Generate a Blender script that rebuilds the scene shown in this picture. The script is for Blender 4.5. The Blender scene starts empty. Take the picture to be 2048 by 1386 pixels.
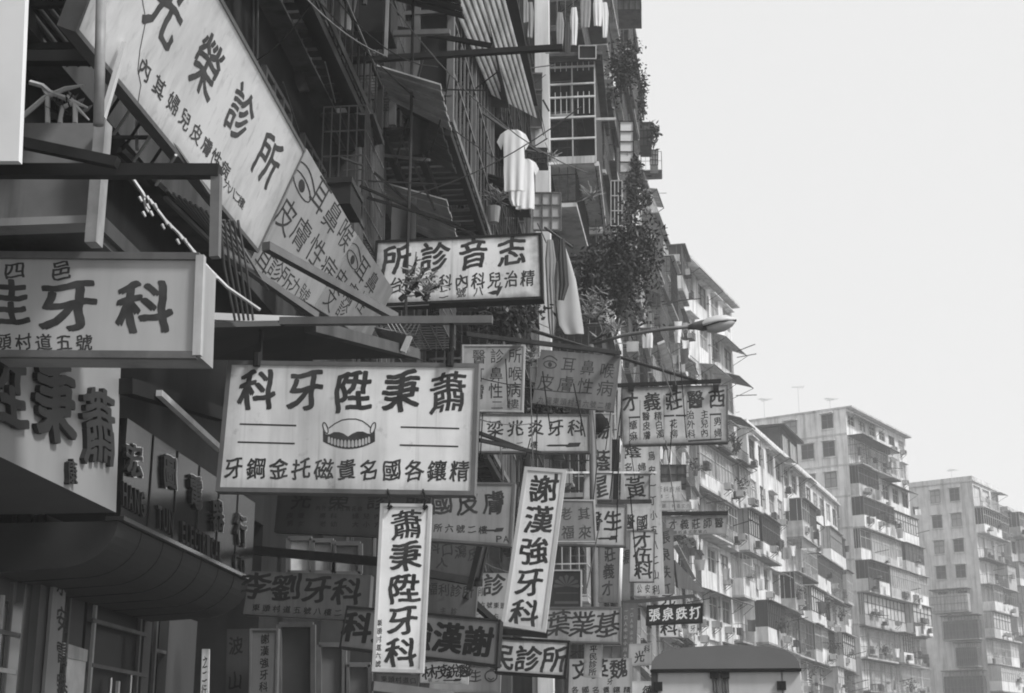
import bpy, math, random
from mathutils import Vector, Matrix
from mathutils.geometry import tessellate_polygon
V = Vector
R = random.Random(7)
sc = bpy.context.scene
COL = sc.collection

# ------------------------------------------------------------------ camera
FPX, PW, PH = 3000.0, 2048.0, 1386.0
YAW, PITCH = math.radians(5.779), math.radians(16.084)
CAM = V((0, 0, 1.6))
cam_d = bpy.data.cameras.new('camera')
cam_d.sensor_width = 36.0
cam_d.lens = FPX / PW * 36.0
cam_d.clip_start, cam_d.clip_end = 0.1, 2000
cam = bpy.data.objects.new('camera', cam_d)
COL.objects.link(cam)
cam.location = CAM
cam.rotation_euler = (math.pi / 2 + PITCH, 0, YAW)
sc.camera = cam
sc.render.resolution_x, sc.render.resolution_y = 1024, 693

# ------------------------------------------------------------------ world, sun, exposure
SUN_EL, SUN_AZ = math.radians(50), math.radians(115)      # azimuth clockwise from +Y
w = bpy.data.worlds.new('World')
sc.world = w
w.use_nodes = True
nt = w.node_tree
bg = nt.nodes['Background']
sky = nt.nodes.new('ShaderNodeTexSky')
sky.sky_type = 'NISHITA'
sky.sun_disc = False
sky.sun_elevation = SUN_EL
sky.sun_rotation = SUN_AZ
bw = nt.nodes.new('ShaderNodeRGBToBW')
mx = nt.nodes.new('ShaderNodeMix')
mx.data_type = 'FLOAT'
mx.inputs[0].default_value = 0.82
mx.inputs[3].default_value = 7.8
nt.links.new(sky.outputs[0], bw.inputs[0])
nt.links.new(bw.outputs[0], mx.inputs[2])
nt.links.new(mx.outputs[0], bg.inputs[0])
bg.inputs[1].default_value = 0.115
sd = bpy.data.lights.new('sun', 'SUN')
sd.energy = 3.8
sd.angle = math.radians(10)
sd.color = (1, 1, 1)
sun = bpy.data.objects.new('sun', sd)
COL.objects.link(sun)
sdir = V((math.sin(SUN_AZ) * math.cos(SUN_EL), math.cos(SUN_AZ) * math.cos(SUN_EL), math.sin(SUN_EL)))
sun.rotation_euler = sdir.to_track_quat('Z', 'Y').to_euler()
sun.location = (20, -10, 60)
sc.view_settings.view_transform = 'Standard'
sc.view_settings.look = 'None'
sc.view_settings.exposure = 0.15
sc.view_settings.gamma = 1.0
sc.cycles.max_bounces = 6
sc.cycles.diffuse_bounces = 4
sc.cycles.volume_bounces = 1
sc.cycles.use_denoising = True
sc.cycles.filter_width = 1.9

# ------------------------------------------------------------------ pixel -> place (2048 x 1386 photograph)
_cx = V((math.cos(YAW), math.sin(YAW), 0))
_F = V((-math.sin(YAW) * math.cos(PITCH), math.cos(YAW) * math.cos(PITCH), math.sin(PITCH)))
_cy = (-_F).cross(_cx)
def ray(x, y): return _cx * ((x - 1024) / FPX) - _cy * ((y - 693) / FPX) + _F
def at(x, y, Y):
    r = ray(x, y); return CAM + r * (Y / r.y)
def atX(x, y, X):
    r = ray(x, y); return CAM + r * (X / r.x)
def on(pl, x, y, off=0.0):
    r = ray(x, y); p0, n = pl
    return CAM + r * ((p0 + n * off - CAM).dot(n) / r.dot(n))

# ------------------------------------------------------------------ materials (all grey: the place is seen in black and white)
_mats = {}
def mat(name, v, rough=0.75, var=0.25, scale=1.5, streak=0.0, metal=0.0, edge=0.0, bump=0.0, trans=0.0, spots=0.0):
    if name in _mats: return _mats[name]
    m = bpy.data.materials.new(name); _mats[name] = m
    m.use_nodes = True
    n, l = m.node_tree.nodes, m.node_tree.links
    b = n['Principled BSDF']
    b.inputs['Roughness'].default_value = rough
    b.inputs['Metallic'].default_value = metal
    b.inputs['Specular IOR Level'].default_value = 0.1 if rough >= .6 and v < .3 else 0.3
    def math_(op, a, c, clamp=False):
        q = n.new('ShaderNodeMath'); q.operation = op; q.use_clamp = clamp
        for i, z in enumerate((a, c)):
            if hasattr(z, 'links'): l.new(z, q.inputs[i])
            else: q.inputs[i].default_value = z
        return q.outputs[0]
    tc = n.new('ShaderNodeTexCoord')
    geo = n.new('ShaderNodeNewGeometry')
    pos = geo.outputs['Position']
    def noise(sc_, det, stretch=None):
        t = n.new('ShaderNodeTexNoise'); t.inputs['Scale'].default_value = sc_
        t.inputs['Detail'].default_value = det; t.inputs['Roughness'].default_value = 0.62
        src = pos
        if stretch:
            mp = n.new('ShaderNodeMapping'); mp.inputs['Scale'].default_value = stretch
            l.new(pos, mp.inputs[0]); src = mp.outputs[0]
        l.new(src, t.inputs['Vector'])
        return t.outputs[0]
    a = noise(scale, 6)
    val = math_('ADD', 1.0, math_('MULTIPLY', math_('SUBTRACT', a, 0.5), var * 2.4))
    a2 = noise(scale * 0.23, 3)
    val = math_('MULTIPLY', val, math_('ADD', 1.0, math_('MULTIPLY', math_('SUBTRACT', a2, 0.5), var * 1.6)))
    if streak > 0:
        s_ = noise(2.6, 5, (1.0, 1.0, 0.09))
        s_ = math_('MULTIPLY', math_('SUBTRACT', s_, 0.46, True), 4.0, True)
        val = math_('MULTIPLY', val, math_('SUBTRACT', 1.0, math_('MULTIPLY', s_, streak)))
    if spots > 0:                                             # rust freckles, scuffs and flaked paint
        s2 = math_('MULTIPLY', math_('SUBTRACT', noise(7.5, 7), 0.60, True), 7.0, True)
        val = math_('MULTIPLY', val, math_('SUBTRACT', 1.0, math_('MULTIPLY', s2, spots)))
        s3 = math_('MULTIPLY', math_('SUBTRACT', noise(14.0, 3, (1.0, 1.0, 0.035)), 0.57, True), 6.0, True)
        val = math_('MULTIPLY', val, math_('SUBTRACT', 1.0, math_('MULTIPLY', s3, spots * .8)))
    if edge > 0:                                              # rim darkening: grime; on box signs it paints daylight glow fading outward
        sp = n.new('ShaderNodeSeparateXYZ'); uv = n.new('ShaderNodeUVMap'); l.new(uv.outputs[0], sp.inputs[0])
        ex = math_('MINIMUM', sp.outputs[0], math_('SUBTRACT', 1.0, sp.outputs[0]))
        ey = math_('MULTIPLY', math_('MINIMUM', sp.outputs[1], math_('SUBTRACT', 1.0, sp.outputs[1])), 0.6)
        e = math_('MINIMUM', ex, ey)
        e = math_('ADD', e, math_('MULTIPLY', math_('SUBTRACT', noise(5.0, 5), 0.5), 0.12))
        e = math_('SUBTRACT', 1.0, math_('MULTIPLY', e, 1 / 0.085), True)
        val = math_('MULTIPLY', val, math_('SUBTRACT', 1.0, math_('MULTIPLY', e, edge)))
    val = math_('MINIMUM', math_('MAXIMUM', math_('MULTIPLY', val, v), 0.012), 0.86)
    l.new(val, b.inputs['Base Color'])
    if bump > 0:
        bp = n.new('ShaderNodeBump'); bp.inputs['Strength'].default_value = bump; bp.inputs['Distance'].default_value = 0.02
        l.new(a, bp.inputs['Height']); l.new(bp.outputs[0], b.inputs['Normal'])
    if trans > 0:                                             # thin cloth or plastic that daylight shines through
        td = n.new('ShaderNodeBsdfTranslucent'); ms = n.new('ShaderNodeMixShader'); ms.inputs[0].default_value = trans
        l.new(val, td.inputs[0]); l.new(b.outputs[0], ms.inputs[1]); l.new(td.outputs[0], ms.inputs[2])
        l.new(ms.outputs[0], n['Material Output'].inputs[0])
    return m

INK = mat('ink', 0.05, 0.7, 0.7, 9.0)
INKF = mat('faded_ink', 0.085, 0.7, 0.5, 10.0)
INKW = mat('white_ink', 0.75, 0.6, 0.15, 9.0)
STEEL = mat('dark_steel', 0.022, 0.6, 0.4, 4.0)
STEELM = mat('grey_steel', 0.125, 0.5, 0.4, 4.0, 0.3)
STEELL = mat('pale_painted_steel', 0.5, 0.5, 0.3, 4.0, 0.4)
CHROME = mat('polished_metal', 0.6, 0.22, 0.1, 2.0, 0, 1.0, bump=0.04)
CONC = mat('stained_concrete', 0.3, 0.9, 0.35, 1.2, 0.6, bump=0.25)
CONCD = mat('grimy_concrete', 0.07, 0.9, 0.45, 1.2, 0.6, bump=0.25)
CONCL = mat('pale_plaster', 0.66, 0.85, 0.3, 0.8, 0.55, bump=0.1)
CONCM = mat('grey_plaster', 0.46, 0.85, 0.3, 0.8, 0.5, bump=0.1)
WHITEW = mat('whitewash', 0.72, 0.85, 0.14, 1.4, 0.35)
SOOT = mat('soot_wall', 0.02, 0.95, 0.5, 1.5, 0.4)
GLASS = mat('dark_window_glass', 0.035, 0.5, 0.5, 0.6)
GLASSL = mat('curtained_glass', 0.26, 0.35, 0.6, 0.9)
WOOD = mat('weathered_wood', 0.09, 0.8, 0.4, 3.0, 0.5)
TIN = mat('rusty_tin', 0.085, 0.6, 0.5, 2.5, 0.5)
TINL = mat('pale_tin', 0.4, 0.55, 0.4, 2.5, 0.5)
CLOTH = mat('white_cloth', 0.84, 0.95, 0.03, 3.0, 0, trans=0.1)
CLOTHG = mat('grey_cloth', 0.35, 0.95, 0.2, 3.0, 0, trans=0.2)
CLOTHD = mat('dark_cloth', 0.07, 0.95, 0.2, 3.0)
LEAF = mat('dusty_leaf', 0.036, 0.7, 0.6, 3.0)
LEAFL = mat('pale_leaf', 0.16, 0.6, 0.5, 3.0)
SPINE = mat('pale_dry_stalk', 0.28, 0.7, 0.3, 5.0)
ROAD = mat('asphalt', 0.06, 0.9, 0.3, 0.6)
PAVE = mat('paving', 0.2, 0.9, 0.3, 0.8)
IRON = mat('cage_iron', 0.035, 0.6, 0.5, 4.0)
PLANK = mat('sooty_plank', 0.03, 0.85, 0.6, 3.0)
GLASSP = mat('pale_blind', 0.42, 0.4, 0.5, 1.1)
PLAST = mat('striped_pale_sheet', 0.75, 0.5, 0.3, 2.0, 0.3, trans=0.6)
PLASTD = mat('striped_dull_sheet', 0.2, 0.5, 0.4, 2.0, 0.3, trans=0.3)

# ------------------------------------------------------------------ mesh builder
class MB:
    def __init__(s): s.v, s.f, s.m, s.ms, s.uv = [], [], [], [], {}
    def mi(s, m):
        if m not in s.ms: s.ms.append(m)
        return s.ms.index(m)
    def add(s, vs, fs, m):
        o = len(s.v); k = s.mi(m)
        s.v += [V(p) for p in vs]
        for f in fs: s.f.append([i + o for i in f]); s.m.append(k)
    def obox(s, o, a, b, c, m):
        o, a, b, c = V(o), V(a), V(b), V(c)
        vs = [o, o + a, o + a + b, o + b, o + c, o + a + c, o + a + b + c, o + b + c]
        fs = [(0, 3, 2, 1), (4, 5, 6, 7), (0, 1, 5, 4), (1, 2, 6, 5), (2, 3, 7, 6), (3, 0, 4, 7)]
        if a.cross(b).dot(c) < 0: fs = [f[::-1] for f in fs]
        s.add(vs, fs, m)
    def box(s, x0, x1, y0, y1, z0, z1, m):
        s.obox((x0, y0, z0), (x1 - x0, 0, 0), (0, y1 - y0, 0), (0, 0, z1 - z0), m)
    def bar(s, p, q, wd, m, h=None):
        p, q = V(p), V(q); d = q - p
        if d.length < 1e-6: return
        d.normalize()
        up = V((0, 0, 1)) if abs(d.z) < 0.95 else V((0, 1, 0))
        a = d.cross(up).normalized() * wd; b = a.cross(d).normalized() * (h or wd)
        s.obox(p - a / 2 - b / 2, a, b, q - p, m)
    def tube(s, pts, r, m, n=6):
        pts = [V(p) for p in pts]; rs = r if isinstance(r, (list, tuple)) else [r] * len(pts)
        vs, fs = [], []
        for i, p in enumerate(pts):
            d = (pts[min(i + 1, len(pts) - 1)] - pts[max(i - 1, 0)]).normalized()
            up = V((0, 0, 1)) if abs(d.z) < 0.9 else V((0, 1, 0))
            a = d.cross(up).normalized(); b = a.cross(d)
            for k in range(n):
                t = 2 * math.pi * k / n
                vs.append(p + (a * math.cos(t) + b * math.sin(t)) * rs[i])
        for i in range(len(pts) - 1):
            for k in range(n):
                fs.append((i * n + k, i * n + (k + 1) % n, (i + 1) * n + (k + 1) % n, (i + 1) * n + k))
        fs.append(tuple(range(n))[::-1]); fs.append(tuple((len(pts) - 1) * n + k for k in range(n)))
        s.add(vs, fs, m)
    def prism(s, poly, ext, m, mside=None):
        poly = [V(p) for p in poly]; ext = V(ext); n = len(poly)
        s.add(poly, [tuple(range(n))], m)
        s.add([p + ext for p in poly], [tuple(range(n))[::-1]], mside or m)
        vs = poly + [p + ext for p in poly]
        s.add(vs, [(i, i + n, (i + 1) % n + n, (i + 1) % n) for i in range(n)], mside or m)
    def leaf(s, p, d, ln, wd, m):
        d = V(d).normalized(); u = V((R.uniform(-1, 1), R.uniform(-1, 1), R.uniform(-1, 1)))
        a = d.cross(u).normalized() * wd * 0.5
        p = V(p)
        s.add([p, p + d * ln * 0.5 + a, p + d * ln, p + d * ln * 0.5 - a], [(0, 1, 2, 3)], m)
    def build(s, name, parent=None, org=None, label=None):
        org = V(org) if org is not None else V((0, 0, 0))
        me = bpy.data.meshes.new(name)
        me.from_pydata([p - org for p in s.v], [], s.f)
        for m in s.ms: me.materials.append(m)
        me.polygons.foreach_set('material_index', s.m)
        if s.uv:
            ul = me.uv_layers.new(name='UVMap')
            for pi, uvs in s.uv.items():
                for li, q in zip(me.polygons[pi].loop_indices, uvs): ul.data[li].uv = q
        me.update()
        o = bpy.data.objects.new(name, me); COL.objects.link(o)
        if parent is not None: o.parent = parent
        if label: o['label'] = label
        return o
    def thing(s, name, label, cat, group=None, kind=None):
        lo = [min(p[i] for p in s.v) for i in range(3)]; hi = [max(p[i] for p in s.v) for i in range(3)]
        org = V(((lo[0] + hi[0]) / 2, (lo[1] + hi[1]) / 2, lo[2]))
        o = s.build(name, None, org); o.location = org
        tag(o, label, cat, group, kind); return o

def tag(o, label=None, cat=None, group=None, kind=None):
    if label: o['label'] = label
    if cat: o['category'] = cat
    if group: o['group'] = group
    if kind: o['kind'] = kind
    return o
def empty(name, label, cat, loc, rz=0.0, group=None):
    o = bpy.data.objects.new(name, None); COL.objects.link(o)
    o.location = loc; o.rotation_euler = (0, 0, rz); o.empty_display_size = 0.2
    return tag(o, label, cat, group)
def smooth(o):
    o.data.polygons.foreach_set('use_smooth', [True] * len(o.data.polygons)); return o

# ------------------------------------------------------------------ lettering
_gl = {}
GBAD = []
_ref = [None]
def _mesh_of(ch, bold):
    c = bpy.data.curves.new('glyph', 'FONT'); c.body = ch; c.resolution_u = 2; c.offset = bold; c.dimensions = '2D'; c.fill_mode = 'BOTH'
    o = bpy.data.objects.new('glyph', c); COL.objects.link(o)
    bpy.context.view_layer.update()
    m = bpy.data.meshes.new_from_object(o.evaluated_get(bpy.context.evaluated_depsgraph_get()))
    vs = [(p.co.x, p.co.y) for p in m.vertices]; fs = [tuple(p.vertices) for p in m.polygons]
    bpy.data.objects.remove(o); bpy.data.curves.remove(c); bpy.data.meshes.remove(m)
    return vs, fs
def glyph(ch, bold, brush):
    k = (ch, bold, brush)
    if k in _gl: return _gl[k]
    if _ref[0] is None:
        vs, _ = _mesh_of('國', 0.0)
        _ref[0] = (min(p[0] for p in vs), max(p[0] for p in vs), min(p[1] for p in vs), max(p[1] for p in vs))
    x0, x1, y0, y1 = _ref[0]
    vs, fs = _mesh_of(ch, bold)
    if ord(ch) < 128:
        a0, a1 = min(p[0] for p in vs), max(p[0] for p in vs); b0, b1 = min(p[1] for p in vs), max(p[1] for p in vs)
        out = [((p[0] - a0) / (a1 - a0 or 1), (p[1] - b0) / (b1 - b0 or 1)) for p in vs]
    elif not brush:
        out = [((p[0] - x0) / (x1 - x0), (p[1] - y0) / (y1 - y0)) for p in vs]
    else:                                                    # outlines bent and roughened as with a brush, then filled again
        ed = {}
        es = set()
        for f in fs:
            for q in range(len(f)): es.add((f[q], f[(q + 1) % len(f)]))
        for a, b in es:
            if (b, a) not in es: ed.setdefault(a, []).append(b)
        loops = []
        while ed:
            a = next(iter(ed)); lp = [a]; c = ed[a].pop()
            if not ed[a]: del ed[a]
            while c != a and c in ed:
                lp.append(c); n_ = ed[c].pop()
                if not ed[c]: del ed[c]
                c = n_
            if len(lp) > 2: loops.append(lp)
        sd_ = (ord(ch) % 17) * 0.37
        polys = []
        for lp in loops:
            pts = []
            for q in range(len(lp)):
                p, r = vs[lp[q]], vs[lp[(q + 1) % len(lp)]]
                g0 = ((p[0] - x0) / (x1 - x0), (p[1] - y0) / (y1 - y0)); g1 = ((r[0] - x0) / (x1 - x0), (r[1] - y0) / (y1 - y0))
                n_ = max(1, int(math.hypot(g1[0] - g0[0], g1[1] - g0[1]) / .09))
                for t in range(n_):
                    gx, gy = g0[0] + (g1[0] - g0[0]) * t / n_, g0[1] + (g1[1] - g0[1]) * t / n_
                    ux, uy = gx - .5, gy - .5
                    gy += .11 * ux + .035 * math.sin(6.5 * ux + sd_) + .007 * math.sin(23 * ux + 9 * uy + sd_)
                    gx += .03 * math.sin(7.0 * uy + sd_ * 2) - .05 * uy + .007 * math.sin(21 * uy + 8 * ux + sd_ * 3)
                    rr = math.sqrt(ux * ux + uy * uy)
                    pts.append(V((gx + ux * .12 * (.45 - rr), gy + uy * .12 * (.45 - rr), 0)))
            polys.append(pts)
        def inside(pt, poly):
            c_ = False
            for q in range(len(poly)):
                a_, b_ = poly[q], poly[q - 1]
                if (a_.y > pt.y) != (b_.y > pt.y) and pt.x < (b_.x - a_.x) * (pt.y - a_.y) / (b_.y - a_.y) + a_.x: c_ = not c_
            return c_
        n_p = len(polys)
        within = [[b for b in range(n_p) if b != a and inside(polys[a][0], polys[b])] for a in range(n_p)]
        out, fs = [], []
        for a in range(n_p):
            if len(within[a]) % 2: continue                   # a hole, filled with its outline
            grp = [polys[a]] + [polys[b] for b in range(n_p) if len(within[b]) == len(within[a]) + 1 and a in within[b]]
            o_ = len(out); out += [(q.x, q.y) for pl_ in grp for q in pl_]
            for t in tessellate_polygon(grp): fs.append((t[0] + o_, t[1] + o_, t[2] + o_))
        A = sum((out[t[1]][0] - out[t[0]][0]) * (out[t[2]][1] - out[t[0]][1]) - (out[t[2]][0] - out[t[0]][0]) * (out[t[1]][1] - out[t[0]][1]) for t in fs)
        if A < 0: fs = [t[::-1] for t in fs]
        pa = lambda q: abs(sum(q[i].x * q[i - 1].y - q[i - 1].x * q[i].y for i in range(len(q))))
        want = sum(pa(polys[a]) * (-1 if len(within[a]) % 2 else 1) for a in range(n_p))
        if abs(abs(A) - want) > .12 * want: GBAD.append(ch)
    _gl[k] = (out, fs)
    return _gl[k]

GLYPHS = '四邑佳牙科頭村道五號東蕭秉陞鋼金托磁貴名國各鑲精志音診所治兒內花柳八樓二醫耳鼻喉皮膚性病梁兆炎九西莊義才瘡痳濁白男婦主外謝漢強楊蔭星黃伍圖生老其福來光榮六李劉利葉業基平民文英魏林茂銳張泉跌打師波山宏電器行永康安台麻陰烏一丁小公湯口瀉人全男女老幼大方脈專針右面龍字左元德之中川'
for _c in GLYPHS: glyph(_c, 0.0, True); glyph(_c, 0.0, False)
for _c in 'HANGTUELECRIOP': glyph(_c, 0.0, False)

def put_char(mb, pl, ch, c, ax, ay, m, bold=0.03, brush=True, off=0.0012, depth=0.0):
    vs, fs = glyph(ch, 0.0, brush)
    nrm = pl[1]
    size = math.hypot(*ax)
    bold *= 1.0 if len(vs) < 240 else .75 if len(vs) < 360 else .5
    if ch in '蕭黃業葉基書': bold *= .55
    d, e = bold * 0.62, bold * 0.42                          # strokes thickened by slightly shifted layers of paint
    if bold <= 0: sh = ((0, 0),)
    elif size < 13: sh = ((-d, e), (d, -e))
    else: sh = ((-d, -e), (d, e), (-d, e), (d, -e))
    if size > 50: sh += ((0, e * 1.3), (-d * 1.3, 0), (d * 1.3, 0))
    for k, (sx, sy) in enumerate(sh):
        oo = off + depth + k * 0.0001
        P = [on(pl, c[0] + (gx + sx - .5) * ax[0] - (gy + sy - .5) * ay[0], c[1] + (gx + sx - .5) * ax[1] - (gy + sy - .5) * ay[1], oo) for gx, gy in vs]
        if depth > 0:                                        # raised letter: front face plus side walls
            B = [p - nrm * (depth + k * .0001) for p in P]; n = len(P)
            cnt = set()
            for f in fs:
                for i in range(len(f)): cnt.add((f[i], f[(i + 1) % len(f)]))
            mb.add(P + B, list(fs) + [(a, a + n, b + n, b) for a, b in cnt if (b, a) not in cnt], m)
        else:
            mb.add(P, fs, m)

def poly_px(mb, pl, pts, m, off=0.0012): mb.add([on(pl, x, y, off) for x, y in pts], [tuple(range(len(pts)))], m)
def stroke_px(mb, pl, pts, wd, m, off=0.0012):
    for (x0, y0), (x1, y1) in zip(pts, pts[1:]):
        L = math.hypot(x1 - x0, y1 - y0) or 1; nx, ny = -(y1 - y0) / L * wd / 2, (x1 - x0) / L * wd / 2
        ex, ey = (x1 - x0) / L * wd * .2, (y1 - y0) / L * wd * .2
        poly_px(mb, pl, [(x0 + nx - ex, y0 + ny - ey), (x1 + nx + ex, y1 + ny + ey), (x1 - nx + ex, y1 - ny + ey), (x0 - nx - ex, y0 - ny - ey)], m, off)
        off += 0.00003
def eye_px(mb, pl, c, ax, ay, m):
    P = lambda u, v: (c[0] + ax[0] * u + ay[0] * v, c[1] + ax[1] * u + ay[1] * v)
    T = [i * math.pi / 8 for i in range(17)]
    stroke_px(mb, pl, [P(.48 * math.cos(t), .10 + .24 * math.sin(t)) for t in T], abs(ax[0]) * .05 + 1, m)
    poly_px(mb, pl, [P(.15 * math.cos(t), .10 + .17 * math.sin(t)) for t in T[:-1]], m, 0.0018)
    stroke_px(mb, pl, [P(-.55 + 1.1 * i / 8, -.22 - .25 * math.sin(math.pi * i / 8)) for i in range(9)], abs(ax[0]) * .06 + 1, m)
def hand_px(mb, pl, x0, x1, y, s, m):                         # pointing hand: long finger and a cuff
    poly_px(mb, pl, [(x0, y + s * .12), (x0 + s * .6, y - s * .1), (x0 + (x1 - x0) * .62, y - s * .12), (x0 + (x1 - x0) * .66, y - s * .45), (x1, y - s * .5),
                     (x1 - s * .4, y + s * .3), (x0 + (x1 - x0) * .6, y + s * .45), (x0 + (x1 - x0) * .55, y + s * .25), (x0 + s * .5, y + s * .3)], m)

def plane3(a, b, c):
    n = (b - a).cross(c - a).normalized()
    if n.dot(CAM - a) < 0: n = -n
    return (a, n)
def unit(a, b):
    L = math.hypot(b[0] - a[0], b[1] - a[1]); return ((b[0] - a[0]) / L, (b[1] - a[1]) / L)

def sign(name, label, corners, Y, text=(), thick=0.10, face=None, frame=None, fw=0.03, ink=None, bold=0.03, brush=True, pl=None,
         group='signboards hung over the street', cat='sign', side=None, draw=None, raised=0.0):
    """Board whose front corners (TL, TR, BR, BL) are seen at these pixels; Y = depth, or (left depth, right depth)."""
    TL, TR, BR, BL = corners
    if pl is None:
        yl, yr = Y if isinstance(Y, tuple) else (Y, Y)
        a, b = at(*TL, yl), at(*TR, yr)
        h = V((b.x - a.x, b.y - a.y, 0)).normalized()
        n = h.cross(V((0, 0, 1)))
        if n.dot(CAM - a) < 0: n = -n
        pl = (a, n)
    face = face or mat('board_ivory', 0.6, 0.5, 0.12, 1.6, 0.18)
    ink = ink or INK
    q = [on(pl, *c) for c in corners]
    n = pl[1]
    mb = MB()
    mb.prism(q, -n * thick, face, side or face)
    mb.uv[0] = [(0, 1), (1, 1), (1, 0), (0, 0)]
    lo = min(p.z for p in q); org = V(((q[0].x + q[2].x) / 2, (q[0].y + q[2].y) / 2 , lo))
    o = mb.build(name, None, org); o.location = org
    tag(o, label, cat, group)
    if frame:
        c0 = sum(q, V()) / 4
        fb = MB()
        ux = (q[1] - q[0]).normalized(); uy = (q[0] - q[3]).normalized()
        ins = [q[0] + (ux - uy) * fw, q[1] + (-ux - uy) * fw, q[2] + (-ux + uy) * fw, q[3] + (ux + uy) * fw]
        outs = [q[0] + (-ux + uy) * .004, q[1] + (ux + uy) * .004, q[2] + (ux - uy) * .004, q[3] + (-ux - uy) * .004]
        for i in range(4):
            j = (i + 1) % 4
            fb.prism([outs[i] + n * .008, outs[j] + n * .008, ins[j] + n * .008, ins[i] + n * .008], -n * (thick + .012), frame)
        fb.build('frame', o, org)
    tb = MB()
    ux, vy = unit(TL, TR), unit(TL, BL)
    for t in text:
        s, c0, c1, wd, ht = t[:5]
        bd = (t[5] if len(t) > 5 else bold) * .85
        if raised == 0: wd, ht = wd * .9, ht * .9
        for i, ch in enumerate(s):
            if ch == ' ': continue
            k = i / max(1, len(s) - 1)
            cc = (c0[0] + (c1[0] - c0[0]) * k, c0[1] + (c1[1] - c0[1]) * k)
            put_char(tb, pl, ch, cc, (ux[0] * wd, ux[1] * wd), (vy[0] * ht, vy[1] * ht), ink, bd, brush, depth=raised)
    if draw: draw(tb, pl, ink)
    if tb.v: tb.build('lettering', o, org)
    o['_'] = 0; del o['_']
    return o, pl, org

def beam(name, label, p, q, wd, m, cat='beam', h=None, group=None):
    b = MB(); b.bar(p, q, wd, m, h); return b.thing(name, label, cat, group)
def wire(name, label, pts, r, m=None, cat='cable', group=None):
    b = MB(); b.tube(pts, r, m or STEEL, 5); return b.thing(name, label, cat, group)

# ================================================================== the ground
b = MB(); b.box(-70, 110, -15, 310, -0.4, 0, ROAD); o = b.build('road'); tag(o, kind='structure')
b = MB(); b.box(-4.6, -1.9, -15, 60, 0.004, 0.14, PAVE); b.box(-1.898, -1.75, -15, 60, 0.004, 0.15, CONC); o = b.build('pavement'); tag(o, kind='structure')

# ================================================================== housing blocks
def dirv(phi): return V((math.sin(phi), math.cos(phi), 0))

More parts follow.
